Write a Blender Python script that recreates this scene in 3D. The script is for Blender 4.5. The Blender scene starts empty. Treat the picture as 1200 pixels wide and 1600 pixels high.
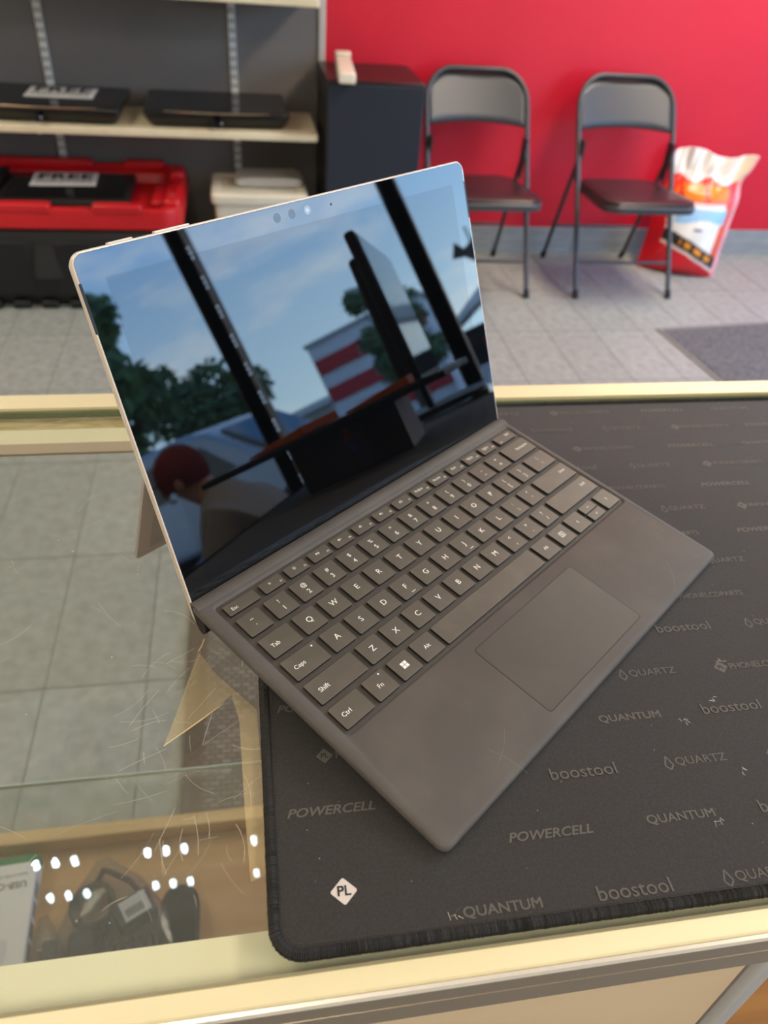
import bpy, bmesh, math, random
from mathutils import Matrix, Vector
random.seed(7)
scene = bpy.context.scene
COL = scene.collection
PI = math.pi
R = math.radians

# ------------------------------------------------------------------ camera
cam_d = bpy.data.cameras.new('camera')
cam = bpy.data.objects.new('camera', cam_d)
COL.objects.link(cam)
cam.matrix_world = Matrix((
    (0.9856193820600618, 0.04564972770342955, -0.16269768304479507, -0.1919945543),
    (-0.15537257661003173, 0.6233626557918271, -0.766340891380409, -0.2558392944),
    (0.06643640677446125, 0.7805991940328678, 0.621491031415688, 0.3315626617),
    (0, 0, 0, 1)))
cam_d.sensor_fit = 'VERTICAL'
cam_d.sensor_height = 36.0
cam_d.sensor_width = 27.0
cam_d.lens = 27.0
cam_d.clip_start = 0.01
cam_d.clip_end = 300
cam_d.dof.use_dof = True
cam_d.dof.focus_distance = 0.405
cam_d.dof.aperture_fstop = 9.0
scene.camera = cam

# ------------------------------------------------------------------ sky
world = bpy.data.worlds.new('sky')
scene.world = world
world.use_nodes = True
wn, wl = world.node_tree.nodes, world.node_tree.links
wn.clear()
w_out = wn.new('ShaderNodeOutputWorld')
w_bg = wn.new('ShaderNodeBackground')
w_tc = wn.new('ShaderNodeTexCoord')
w_sep = wn.new('ShaderNodeSeparateXYZ')
w_ramp = wn.new('ShaderNodeValToRGB')
w_ramp.color_ramp.elements[0].position = 0.0
w_ramp.color_ramp.elements[0].color = (0.58, 0.82, 1.0, 1)
w_ramp.color_ramp.elements[1].position = 0.4
w_ramp.color_ramp.elements[1].color = (0.10, 0.32, 0.80, 1)
w_map = wn.new('ShaderNodeMapping')
w_map.inputs['Scale'].default_value = (2.2, 2.2, 7.0)
w_map.inputs['Rotation'].default_value = (0.35, 0.2, 0)
w_noise = wn.new('ShaderNodeTexNoise')
w_noise.inputs['Scale'].default_value = 1.6
w_noise.inputs['Detail'].default_value = 7
w_noise.inputs['Roughness'].default_value = 0.6
w_cr = wn.new('ShaderNodeValToRGB')
w_cr.color_ramp.elements[0].position = 0.47
w_cr.color_ramp.elements[0].color = (0, 0, 0, 1)
w_cr.color_ramp.elements[1].position = 0.8
w_cr.color_ramp.elements[1].color = (0.85, 0.85, 0.85, 1)
w_mix = wn.new('ShaderNodeMixRGB')
w_mix.inputs['Color2'].default_value = (1.0, 1.0, 1.0, 1)
wl.new(w_tc.outputs['Generated'], w_sep.inputs[0])
wl.new(w_sep.outputs['Z'], w_ramp.inputs['Fac'])
wl.new(w_tc.outputs['Generated'], w_map.inputs['Vector'])
wl.new(w_map.outputs['Vector'], w_noise.inputs['Vector'])
wl.new(w_noise.outputs['Fac'], w_cr.inputs['Fac'])
wl.new(w_cr.outputs['Color'], w_mix.inputs['Fac'])
wl.new(w_ramp.outputs['Color'], w_mix.inputs['Color1'])
wl.new(w_mix.outputs['Color'], w_bg.inputs['Color'])
wl.new(w_bg.outputs['Background'], w_out.inputs['Surface'])
w_bg.inputs['Strength'].default_value = 9.0

# ------------------------------------------------------------------ lights
def area_light(name, loc, rot, sx, sy, power, color, portal=False):
    d = bpy.data.lights.new(name, 'AREA')
    d.shape = 'RECTANGLE'
    d.size, d.size_y = sx, sy
    d.energy = power
    d.color = color
    o = bpy.data.objects.new(name, d)
    o.location = loc
    o.rotation_euler = rot
    COL.objects.link(o)
    if portal:
        d.cycles.is_portal = True
    return o

WINX = 3.1          # shop-front plane
FLOOR = -0.95
CEIL = 1.75
BACK = 3.28
WIN_Z0, WIN_Z1 = -0.55, 1.5
area_light('window_daylight', (WINX + 0.12, 0.6, (WIN_Z0 + WIN_Z1) / 2), (0, R(90), 0), WIN_Z1 - WIN_Z0, 5.2, 1, (1, 1, 1), portal=True)
ADDED_LAMPS = [(1.95, 1.1), (1.9, 2.45), (-0.6, -1.5), (1.75, -1.0), (-2.15, 1.8)]
for (lx, ly), lw_ in zip(ADDED_LAMPS, (20, 46, 20, 20, 24)):  # added fill from unseen ceiling panels, placed for the brightness wanted
    area_light('added_ceiling_light', (lx, ly, CEIL - 0.03), (0, 0, 0), 0.5, 1.1, lw_, (1.0, 0.87, 0.68))

scene.view_settings.view_transform = 'Standard'
scene.view_settings.look = 'None'
scene.view_settings.gamma = 1
scene.view_settings.use_curve_mapping = False
scene.view_settings.exposure = 0.0
scene.cycles.max_bounces = 10
scene.cycles.transparent_max_bounces = 24
scene.cycles.sample_clamp_indirect = 6
scene.cycles.caustics_reflective = False
scene.cycles.caustics_refractive = False

# ------------------------------------------------------------------ materials
def lin(c):
    out = []
    for v in c[:3]:
        v = v / 255.0
        out.append(v / 12.92 if v <= 0.04045 else ((v + 0.055) / 1.055) ** 2.4)
    return (out[0], out[1], out[2], 1)

MATS = {}
def mat(name, rgb, rough=0.5, metal=0.0, ior=1.5, noise=None, bump=None, emit=None, coat=0.0, rnd=None, sheen=0.0):
    """noise=(scale, rgb2, lo, hi[, stretch]) second colour; bump=(scale, strength, dist[, stretch]); rnd=per-object value jitter"""
    if name in MATS:
        return MATS[name]
    m = bpy.data.materials.new(name)
    m.use_nodes = True
    nt = m.node_tree
    b = nt.nodes['Principled BSDF']
    b.inputs['Base Color'].default_value = lin(rgb)
    b.inputs['Roughness'].default_value = rough
    b.inputs['Metallic'].default_value = metal
    b.inputs['IOR'].default_value = ior
    b.inputs['Coat Weight'].default_value = coat
    b.inputs['Coat Roughness'].default_value = 0.05
    if sheen:
        b.inputs['Sheen Weight'].default_value = sheen
    tc = nt.nodes.new('ShaderNodeTexCoord')
    def tex(scale, stretch, detail=6):
        mp = nt.nodes.new('ShaderNodeMapping')
        mp.inputs['Scale'].default_value = stretch
        nt.links.new(tc.outputs['Object'], mp.inputs['Vector'])
        n = nt.nodes.new('ShaderNodeTexNoise')
        n.inputs['Scale'].default_value = scale
        n.inputs['Detail'].default_value = detail
        nt.links.new(mp.outputs['Vector'], n.inputs['Vector'])
        return n
    col = None
    if noise:
        st = noise[4] if len(noise) > 4 else (1, 1, 1)
        n = tex(noise[0], st)
        cr = nt.nodes.new('ShaderNodeValToRGB')
        cr.color_ramp.elements[0].position = noise[2]
        cr.color_ramp.elements[0].color = lin(rgb)
        cr.color_ramp.elements[1].position = noise[3]
        cr.color_ramp.elements[1].color = lin(noise[1])
        nt.links.new(n.outputs['Fac'], cr.inputs['Fac'])
        col = cr.outputs['Color']
    if rnd:
        oi = nt.nodes.new('ShaderNodeObjectInfo')
        mr = nt.nodes.new('ShaderNodeMapRange')
        mr.inputs['To Min'].default_value = 1 - rnd
        mr.inputs['To Max'].default_value = 1 + rnd
        nt.links.new(oi.outputs['Random'], mr.inputs['Value'])
        hs = nt.nodes.new('ShaderNodeHueSaturation')
        nt.links.new(mr.outputs['Result'], hs.inputs['Value'])
        if col is not None:
            nt.links.new(col, hs.inputs['Color'])
        else:
            hs.inputs['Color'].default_value = lin(rgb)
        col = hs.outputs['Color']
    if col is not None:
        nt.links.new(col, b.inputs['Base Color'])
    if bump:
        st = bump[3] if len(bump) > 3 else (1, 1, 1)
        n = tex(bump[0], st, 3)
        bp = nt.nodes.new('ShaderNodeBump')
        bp.inputs['Strength'].default_value = bump[1]
        bp.inputs['Distance'].default_value = bump[2]
        nt.links.new(n.outputs['Fac'], bp.inputs['Height'])
        nt.links.new(bp.outputs['Normal'], b.inputs['Normal'])
    if emit:
        b.inputs['Emission Color'].default_value = lin(emit[0])
        b.inputs['Emission Strength'].default_value = emit[1]
    MATS[name] = m
    return m

def glass_mat(name, tint, ior=1.5, dust=0.0, dust_rgb=(200, 200, 190), rough=0.0, opacity=0.0):
    if name in MATS:
        return MATS[name]
    m = bpy.data.materials.new(name)
    m.use_nodes = True
    nt = m.node_tree
    nt.nodes.clear()
    out = nt.nodes.new('ShaderNodeOutputMaterial')
    tr = nt.nodes.new('ShaderNodeBsdfTransparent')
    tr.inputs['Color'].default_value = (tint[0], tint[1], tint[2], 1)
    gl = nt.nodes.new('ShaderNodeBsdfGlossy')
    gl.inputs['Roughness'].default_value = rough
    lw = nt.nodes.new('ShaderNodeLayerWeight')
    lw.inputs['Blend'].default_value = 0.5
    f0 = ((ior - 1) / (ior + 1)) ** 2
    pw = nt.nodes.new('ShaderNodeMath')
    pw.operation = 'POWER'
    pw.inputs[1].default_value = 5.0
    nt.links.new(lw.outputs['Facing'], pw.inputs[0])
    fr = nt.nodes.new('ShaderNodeMath')
    fr.operation = 'MULTIPLY_ADD'
    fr.inputs[1].default_value = 1 - f0
    fr.inputs[2].default_value = f0
    nt.links.new(pw.outputs[0], fr.inputs[0])
    mx = nt.nodes.new('ShaderNodeMixShader')
    nt.links.new(fr.outputs[0], mx.inputs[0])
    nt.links.new(tr.outputs[0], mx.inputs[1])
    nt.links.new(gl.outputs[0], mx.inputs[2])
    last = mx
    if dust > 0:
        df = nt.nodes.new('ShaderNodeBsdfDiffuse')
        df.inputs['Color'].default_value = lin(dust_rgb)
        tc = nt.nodes.new('ShaderNodeTexCoord')
        nz = nt.nodes.new('ShaderNodeTexNoise')
        nz.inputs['Scale'].default_value = 9
        nz.inputs['Detail'].default_value = 5
        nt.links.new(tc.outputs['Object'], nz.inputs['Vector'])
        mr = nt.nodes.new('ShaderNodeMapRange')
        mr.inputs['From Min'].default_value = 0.3
        mr.inputs['From Max'].default_value = 0.7
        mr.inputs['To Min'].default_value = dust * 0.5
        mr.inputs['To Max'].default_value = dust * 1.5
        nt.links.new(nz.outputs['Fac'], mr.inputs['Value'])
        m2 = nt.nodes.new('ShaderNodeMixShader')
        nt.links.new(mr.outputs['Result'], m2.inputs[0])
        nt.links.new(mx.outputs[0], m2.inputs[1])
        nt.links.new(df.outputs[0], m2.inputs[2])
        last = m2
    nt.links.new(last.outputs[0], out.inputs['Surface'])
    MATS[name] = m
    return m

# ------------------------------------------------------------------ mesh helpers
class MB:
    """collects shapes, links them as one mesh object"""
    def __init__(self):
        self.v, self.f = [], []
    def add(self, verts, faces, m=None):
        o = len(self.v)
        for p in verts:
            p = Vector(p)
            self.v.append(tuple(m @ p if m is not None else p))
        self.f += [tuple(i + o for i in f) for f in faces]
        return self
    def box(self, x0, x1, y0, y1, z0, z1, m=None):
        return self.add([(x0, y0, z0), (x1, y0, z0), (x1, y1, z0), (x0, y1, z0), (x0, y0, z1), (x1, y0, z1), (x1, y1, z1), (x0, y1, z1)],
                        [(3, 2, 1, 0), (4, 5, 6, 7), (0, 1, 5, 4), (1, 2, 6, 5), (2, 3, 7, 6), (3, 0, 4, 7)], m)
    def loft(self, loops, cap=True, closed=True, m=None):
        n = len(loops[0])
        vs = [p for l in loops for p in l]
        fs = []
        for i in range(len(loops) - 1):
            for j in range(n if closed else n - 1):
                k = (j + 1) % n
                fs.append((i * n + j, i * n + k, (i + 1) * n + k, (i + 1) * n + j))
        if cap:
            fs.append(tuple(range(n - 1, -1, -1)))
            fs.append(tuple((len(loops) - 1) * n + j for j in range(n)))
        return self.add(vs, fs, m)
    def prism(self, poly, z0, z1, m=None):
        return self.loft([[(p[0], p[1], z0) for p in poly], [(p[0], p[1], z1) for p in poly]], True, True, m)
    def tube(self, path, r, n=8, closed=False, m=None):
        path = [Vector(p) for p in path]
        k = len(path)
        loops = []
        up = None
        for i, p in enumerate(path):
            a = path[(i - 1) % k] if (closed or i > 0) else p
            b = path[(i + 1) % k] if (closed or i < k - 1) else p
            t = (b - a).normalized()
            if up is None:
                up = t.orthogonal().normalized()
            up = (up - t * up.dot(t))
            up = up.normalized() if up.length > 1e-9 else t.orthogonal().normalized()
            s = t.cross(up)
            rr = r[i] if isinstance(r, (list, tuple)) else r
            loops.append([tuple(p + (up * math.cos(2 * PI * j / n) + s * math.sin(2 * PI * j / n)) * rr) for j in range(n)])
        if closed:
            loops.append(loops[0])
        return self.loft(loops, not closed, True, m)
    def ball(self, c, rx, ry, rz, nu=16, nv=10, m=None):
        vs = [(c[0], c[1], c[2] - rz)]
        for i in range(1, nv):
            th = PI * i / nv - PI / 2
            for j in range(nu):
                a = 2 * PI * j / nu
                vs.append((c[0] + rx * math.cos(th) * math.cos(a), c[1] + ry * math.cos(th) * math.sin(a), c[2] + rz * math.sin(th)))
        vs.append((c[0], c[1], c[2] + rz))
        fs = [(0, 1 + (j + 1) % nu, 1 + j) for j in range(nu)]
        for i in range(nv - 2):
            for j in range(nu):
                k = (j + 1) % nu
                fs.append((1 + i * nu + j, 1 + i * nu + k, 1 + (i + 1) * nu + k, 1 + (i + 1) * nu + j))
        t = len(vs) - 1
        fs += [(t, 1 + (nv - 2) * nu + j, 1 + (nv - 2) * nu + (j + 1) % nu) for j in range(nu)]
        return self.add(vs, fs, m)
    def mesh(self, name):
        me = bpy.data.meshes.new(name)
        me.from_pydata(self.v, [], self.f)
        me.update()
        return me
    def build(self, name, material, parent=None, smooth=False, bevel=0.0, seg=2, kind=None):
        return obj(name, self.mesh(name), material, parent, smooth, bevel, seg, kind)

def obj(name, me, material, parent=None, smooth=False, bevel=0.0, seg=2, kind=None):
    o = bpy.data.objects.new(name, me)
    COL.objects.link(o)
    if material is not None and not me.materials:
        me.materials.append(material)
    if parent is not None:
        o.parent = parent
    if bevel:
        md = o.modifiers.new('bevel', 'BEVEL')
        md.width = bevel
        md.segments = seg
        md.limit_method = 'ANGLE'
        md.angle_limit = R(40)
    if smooth or bevel:
        for p in me.polygons:
            p.use_smooth = True
        try:
            me.set_sharp_from_angle(angle=R(38))
        except Exception:
            pass
    if kind:
        o['kind'] = kind
    return o

def thing(name, label, cat, loc=(0, 0, 0), rotz=0.0, group=None, mw=None):
    o = bpy.data.objects.new(name, None)
    o.empty_display_size = 0.05
    COL.objects.link(o)
    if mw is not None:
        o.matrix_world = mw
    else:
        o.location = loc
        o.rotation_euler = (0, 0, rotz)
    o['label'] = label
    o['category'] = cat
    if group:
        o['group'] = group
    return o

def tag(o, label, cat, group=None):
    o['label'] = label
    o['category'] = cat
    if group:
        o['group'] = group
    return o

def struct(o):
    o['kind'] = 'structure'
    return o

def rrect(x0, x1, y0, y1, r, n=6):
    pts = []
    for cx, cy, a0 in ((x1 - r, y0 + r, -90), (x1 - r, y1 - r, 0), (x0 + r, y1 - r, 90), (x0 + r, y0 + r, 180)):
        for i in range(n + 1):
            a = R(a0 + 90 * i / n)
            pts.append((cx + r * math.cos(a), cy + r * math.sin(a)))
    return pts

_dg_txt = {}
def text_mesh(body, size=1.0, align='CENTER', bold=0.0, shear=0.0, spacing=1.0):
    key = (body, round(size, 6), align, bold, shear, spacing)
    if key in _dg_txt:
        return _dg_txt[key]
    cu = bpy.data.curves.new('lettering', 'FONT')
    cu.body = body
    cu.size = size
    cu.align_x = align
    cu.align_y = 'CENTER'
    cu.shear = shear
    cu.space_character = spacing
    cu.resolution_u = 3
    to = bpy.data.objects.new('lettering', cu)
    COL.objects.link(to)
    bpy.context.view_layer.update()
    dg = bpy.context.evaluated_depsgraph_get()
    me = bpy.data.meshes.new_from_object(to.evaluated_get(dg), depsgraph=dg)
    me.name = 'lettering'
    bpy.data.objects.remove(to)
    bpy.data.curves.remove(cu)
    me.materials.clear()
    if bold:
        b = bold * size * 1.1
        vs = [v.co.copy() for v in me.vertices]
        fs = [tuple(q.vertices) for q in me.polygons]
        n_ = len(vs)
        allv, allf = [], []
        for k, (dx, dy) in enumerate(((b, b), (-b, b), (b, -b), (-b, -b))):
            allv += [(v.x + dx, v.y + dy, v.z + k * size * 0.005) for v in vs]
            allf += [tuple(i + k * n_ for i in f) for f in fs]
        me = bpy.data.meshes.new('lettering')
        me.from_pydata(allv, [], allf)
    _dg_txt[key] = me
    return me

def text_into(mb, body, size, x, y, z, align='CENTER', bold=0.0, shear=0.0, spacing=1.0, m=None):
    me = text_mesh(body, size, align, bold, shear, spacing)
    base = Matrix.Translation((x, y, z))
    mm = m @ base if m is not None else base
    mb.add([v.co for v in me.vertices], [tuple(p.vertices) for p in me.polygons], mm)
    return mb
# ------------------------------------------------------------------ room shell
M_red = mat('red_paint', (214, 24, 50), 0.42, noise=(2.0, (206, 21, 46), 0.35, 0.65), bump=(160, 0.08, 0.002))
M_grey = mat('grey_paint', (118, 114, 112), 0.6, noise=(1.5, (108, 105, 103), 0.4, 0.6), bump=(120, 0.1, 0.002))
M_white_wall = mat('white_paint', (222, 218, 210), 0.7)
M_ceil = mat('ceiling_paint', (225, 222, 214), 0.8)
M_grout = mat('grout', (120, 120, 113), 0.9)
M_tile = mat('floor_tile', (134, 138, 132), 0.5, noise=(34, (158, 162, 155), 0.3, 0.7), bump=(60, 0.12, 0.002), rnd=0.05)
M_base = mat('baseboard_tile', (140, 146, 148), 0.5, noise=(9, (158, 163, 164), 0.35, 0.7, (1, 1, 4)), rnd=0.06)
M_alu_dark = mat('bronze_frame', (226, 204, 176), 0.5, 0.0)
M_pane = glass_mat('window_pane', (0.96, 0.98, 0.97), 1.3)
M_asphalt = mat('asphalt', (112, 110, 108), 0.9, noise=(3, (128, 126, 122), 0.4, 0.6))

SEAM = 0.153
struct(MB().box(SEAM, WINX + 0.15, BACK, BACK + 0.12, FLOOR - 0.1, CEIL).build('wall_back', M_red))
struct(MB().box(-2.7, SEAM, BACK - 0.004, BACK + 0.12, FLOOR - 0.1, CEIL).build('wall_backleft', M_grey))
struct(MB().box(SEAM - 0.022, SEAM + 0.006, BACK - 0.012, BACK, FLOOR, CEIL).build('highlight_trim_1', mat('corner_highlight', (196, 190, 182), 0.5), bevel=0.004))  # pale strip paints the lit edge where grey meets red
struct(MB().box(-2.7, -2.6, -2.6, BACK, FLOOR - 0.1, CEIL).build('wall_left', M_white_wall))
struct(MB().box(-2.7, WINX + 0.15, -2.7, -2.6, FLOOR - 0.1, CEIL).build('wall_front', M_white_wall))
struct(MB().box(-2.7, WINX + 0.15, -2.7, BACK + 0.12, CEIL, CEIL + 0.1).build('ceiling', M_ceil))

# floor with its tiles
floor = struct(MB().box(-2.6, WINX, -2.6, BACK, FLOOR - 0.06, FLOOR - 0.0015).build('floor', M_grout))
TW, TL = 0.199, 0.40
tile_me = MB().box(0.0016, TW - 0.0016, 0.0016, TL - 0.0016, -0.012, 0.0015).mesh('tile')
tile_me.materials.append(M_tile)
nx0, nx1 = -9, 19
for i in range(nx0, nx1):
    for j in range(-1, 9):
        x = -0.63 + i * TW
        y = 0.01 + j * TL
        if y + TL > BACK - 0.02 or x < -2.55 or x + TW > WINX:
            continue
        t = bpy.data.objects.new('tile', tile_me)
        t.location = (x, y, FLOOR - 0.0015)
        COL.objects.link(t)
        t.parent = floor
rest = MB()
for i in range(nx0, nx1):
    for j in list(range(-6, -1)) + [8]:
        x = -0.63 + i * TW
        y = 0.01 + j * TL
        if x < -2.55 or x + TW > WINX:
            continue
        y1 = min(y + TL - 0.002, BACK - 0.012)
        if y1 - y > 0.03:
            rest.box(x + 0.002, x + TW - 0.002, y + 0.002, y1, FLOOR - 0.012, FLOOR)
rest.build('tile_field', M_tile, floor, kind='stuff')

# grey tile baseboard along the red wall
bb = struct(MB().box(SEAM + 0.006, WINX, BACK - 0.004, BACK, FLOOR, FLOOR + 0.118).build('baseboard_back', M_grout))
bme = MB().box(0.0015, 0.3985, -0.011, 0, 0.001, 0.119).mesh('tile')
bme.materials.append(M_base)
for k in range(7):
    t = bpy.data.objects.new('tile', bme)
    t.location = (0.17 + 0.4 * k, BACK - 0.003, FLOOR)
    COL.objects.link(t)
    t.parent = bb

# shop-front on the right with its windows and door
JAMBS = [-2.02, -1.0, 0.03, 1.05, 1.62, 2.52, 3.12]
wr = MB()
wr.box(WINX, WINX + 0.15, -2.6, -2.07, FLOOR - 0.1, CEIL)
wr.box(WINX, WINX + 0.15, 3.17, BACK, FLOOR - 0.1, CEIL)
wr.box(WINX, WINX + 0.15, -2.07, 3.17, WIN_Z1 + 0.05, CEIL)
wr.box(WINX, WINX + 0.15, -2.07, 1.57, FLOOR - 0.1, WIN_Z0 - 0.04)
wr.box(WINX, WINX + 0.15, 2.57, 3.17, FLOOR - 0.1, WIN_Z0 - 0.04)
struct(wr.build('wall_right', M_white_wall))
def window(name, y0, y1, z0, z1):
    w = bpy.data.objects.new(name, None)
    w['kind'] = 'structure'
    w.location = (WINX + 0.05, (y0 + y1) / 2, z0)
    COL.objects.link(w)
    h, d = (y1 - y0) / 2, z1 - z0
    for s in (-1, 1):
        MB().box(-0.05, 0.06, s * h - 0.045, s * h + 0.045, -0.04, d + 0.04).build('mullion', M_alu_dark, w, bevel=0.004)
    MB().box(-0.05, 0.06, -h + 0.045, h - 0.045, d - 0.03, d + 0.05).build('head_rail', M_alu_dark, w)
    MB().box(-0.07, 0.06, -h + 0.045, h - 0.045, -0.05, 0.02).build('sill', M_alu_dark, w)
    MB().box(0.0, 0.006, -h + 0.045, h - 0.045, 0.02, d - 0.03).build('pane', M_pane, w)
    return w
n = 1
for k in range(len(JAMBS) - 1):
    if k == 4:
        dr = window('door_1', JAMBS[k], JAMBS[k + 1], FLOOR + 0.045, WIN_Z1)
        MB().tube([(-0.05, 0.36, 0.9), (-0.11, 0.36, 0.92), (-0.11, 0.36, 1.2), (-0.05, 0.36, 1.22)], 0.012).build('handle', mat('steel', (170, 170, 170), 0.3, 1.0), dr, smooth=True)
    else:
        window('window_%d' % n, JAMBS[k], JAMBS[k + 1], WIN_Z0, WIN_Z1)
        n += 1

# led module strip running up the window mullion
M_led = mat('led_glow', (235, 245, 255), 0.3, emit=((190, 220, 255), 9))
M_led2 = mat('led_glow_case', (235, 245, 255), 0.3, emit=((205, 228, 255), 120))
M_mod = mat('led_module_body', (150, 146, 138), 0.4)
strip = thing('led_strip', 'string of white three-diode light modules running up the window mullion', 'light strip', (WINX - 0.012, -0.945, WIN_Z0))
MB().tube([(0.0, 0.0, 0.03), (0.0, 0.0, 1.98)], 0.002, 6).build('cable', mat('clear_wire', (210, 210, 205), 0.4), strip)
led_me = MB().ball((0, 0, 0), 0.004, 0.006, 0.006, 10, 6).mesh('diode')
led_me.materials.append(M_led)
mod_me = MB().box(-0.003, 0.004, -0.008, 0.008, -0.037, 0.037).mesh('led_module')
mod_me.materials.append(M_mod)
for k in range(13):
    mo = bpy.data.objects.new('led_module', mod_me)
    mo.location = (-0.003, 0.0, 0.09 + k * 0.152)
    COL.objects.link(mo)
    mo.parent = strip
    for q in (-1, 0, 1):
        d = bpy.data.objects.new('diode', led_me)
        d.location = (-0.004, 0, q * 0.025)
        COL.objects.link(d)
        d.parent = mo

# unseen ceiling lamps, added to brighten the counter, chairs and shelf
for k, (lx, ly) in enumerate(ADDED_LAMPS):
    where = ['over the counter', 'over the folding chairs', 'behind the counter', 'by the shop window behind the counter', 'by the left wall'][k]
    t = thing('added_ceiling_lamp', 'added unseen flat white ceiling light panel ' + where, 'lamp', (lx, ly, CEIL), group='added ceiling light panels')
    fr = MB()
    for a in ((-0.3, -0.26, -0.6, 0.6), (0.26, 0.3, -0.6, 0.6), (-0.26, 0.26, -0.6, -0.56), (-0.26, 0.26, 0.56, 0.6)):
        fr.box(a[0], a[1], a[2], a[3], -0.025, 0)
    fr.build('frame', mat('lamp_white', (235, 235, 232), 0.4), t)
    MB().box(-0.26, 0.26, -0.56, 0.56, -0.016, -0.004).build('diffuser', mat('lamp_diffuser', (245, 243, 235), 0.5, emit=((255, 244, 225), 5)), t)

# ------------------------------------------------------------------ outside the window
GZ = -1.08
struct(MB().box(WINX + 0.15, 90, -60, 60, GZ - 0.1, GZ).build('ground', M_asphalt))
M_leaf = mat('foliage', (52, 84, 44), 0.6, noise=(3.0, (84, 112, 62), 0.35, 0.65))
M_bark = mat('bark', (70, 56, 44), 0.9)
def tree(label, x, y, h, r, seed, nleaf=5200, squash=0.85):
    rn = random.Random(seed)
    t = thing('tree', label, 'tree', (x, y, GZ), group='trees across the street')
    trunk = MB().tube([(0, 0, 0), (0.05 * r, 0, h * 0.3), (0, 0.04 * r, h * 0.62), (0.02, 0, h * 0.85)], [0.1 * r, 0.08 * r, 0.05 * r, 0.02 * r], 8)
    blobs = []
    for k in range(16):
        a = rn.uniform(0, 2 * PI)
        q = r * rn.uniform(0.15, 0.75)
        z = h * rn.uniform(0.38, 0.9)
        blobs.append((q * math.cos(a), q * math.sin(a), z, r * rn.uniform(0.25, 0.48)))
        trunk.tube([(0, 0, h * 0.35), (q * math.cos(a) * 0.5, q * math.sin(a) * 0.5, (z + h * 0.35) / 2), (q * math.cos(a), q * math.sin(a), z)], [0.04 * r, 0.025 * r, 0.008 * r], 5)
    trunk.build('trunk', M_bark, t, smooth=True)
    fo = MB()
    for k in range(nleaf):
        b = blobs[rn.randrange(len(blobs))]
        d = Vector((rn.gauss(0, 1), rn.gauss(0, 1), rn.gauss(0, 1))).normalized() * b[3] * rn.uniform(0.5, 1.05)
        c = Vector((b[0] + d.x, b[1] + d.y, b[2] + d.z * squash))
        s = 0.075 * r * rn.uniform(0.6, 1.3)
        u = Vector((rn.gauss(0, 1), rn.gauss(0, 1), rn.gauss(0, 1))).normalized() * s
        w = u.orthogonal().normalized() * s * 0.55
        fo.add([c - u, c + w, c + u * 1.2, c - w], [(0, 1, 2, 3)])
    fo.build('foliage', M_leaf, t, kind='stuff')
tree('tall dark green tree at the far left of the street outside', 14.0, -7.6, 5.4, 1.75, 3, 7000)
tree('broad green tree beside the parked silver van in the reflection', 19.5, -8.0, 3.7, 1.7, 5, 6000)
tree('green tree in front of the red striped shop sign in the reflection', 13.2, -1.62, 3.2, 0.85, 8, 4200)

# silver van parked outside
M_silver = mat('silver_car_paint', (136, 140, 148), 0.3, 0.2, coat=0.4)
M_carglass = mat('car_glass', (16, 20, 24), 0.05)
M_tyre = mat('tyre', (22, 22, 22), 0.8)
van = thing('van', 'silver van parked outside seen in the tablet screen reflection', 'van', (8.6, -3.9, GZ), R(97))
prof = [(-2.3, 0.32), (2.35, 0.32), (2.42, 0.7), (2.3, 0.95), (1.35, 1.08), (0.75, 1.58), (0.4, 1.66), (-2.0, 1.66), (-2.25, 1.5), (-2.35, 0.8)]
mv = Matrix.Rotation(R(90), 4, 'X')
MB().prism(prof, -0.88, 0.88, mv).build('body', M_silver, van, bevel=0.06)
for s in (-1, 1):
    for a, b in ((-1.95, -1.0), (-0.9, -0.05), (0.05, 0.72)):
        top = 1.5 if b < 0.5 else 1.46
        MB().prism([(a, 1.05), (b + (0.25 if b > 0.5 else 0), 1.05), (b - (0.1 if b > 0.5 else 0), top), (a, top)], s * 0.885 - 0.006, s * 0.885 + 0.006, mv).build('side_window', M_carglass, van)
    for wx in (-1.5, 1.5):
        w = MB().tube([(wx, s * 0.72, 0.33), (wx, s * 0.92, 0.33)], 0.33, 24).build('wheel', M_tyre, van, smooth=True)
        MB().tube([(wx, s * 0.9, 0.33), (wx, s * 0.93, 0.33)], 0.19, 16).build('hub_cap', mat('hub', (180, 180, 182), 0.3, 0.8), w)
MB().box(-0.03, 0.03, -0.75, 0.75, -0.3, 0.3, Matrix.Translation((1.12, 0, 1.33)) @ Matrix.Rotation(R(-50), 4, 'Y')).build('windscreen', M_carglass, van)
for s in (-1, 1):
    MB().ball((2.38, s * 0.62, 0.78), 0.06, 0.16, 0.1).build('headlamp', mat('lamp_lens', (235, 238, 240), 0.1), van, smooth=True)

# striped shop sign building and low roofs
bld = thing('striped_building', 'shop front with broad red and white stripes across the street', 'building', (17.6, -3.0, GZ))
MB().box(-0.2, 2.5, -1.15, 1.7, 0, 2.75).build('wall', mat('shop_white', (225, 226, 228), 0.7), bld)
for z0 in (0.6, 1.35, 2.05):
    MB().box(-0.24, -0.2, -1.12, 1.7, z0, z0 + 0.36).build('red_stripe', mat('shop_red', (190, 40, 48), 0.6), bld)
MB().box(-0.26, 2.5, -1.2, 1.75, 2.75, 2.85).build('cornice', mat('shop_grey', (170, 170, 172), 0.7), bld)
low = thing('low_building', 'long low pale roofed building behind the parked van', 'building', (24, -9.4, GZ))
MB().box(0, 4, -2.6, 4.2, 0, 1.5).build('wall', mat('pale_wall', (206, 200, 188), 0.8), low)
MB().box(-0.3, 4.3, -2.8, 4.4, 1.5, 1.72).build('roof', mat('pale_roof', (232, 230, 224), 0.6), low)
for k in range(4):
    MB().box(-0.03, 0.0, -2.2 + 1.6 * k, -1.2 + 1.6 * k, 0.4, 1.2).build('window', M_carglass, low)
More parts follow.
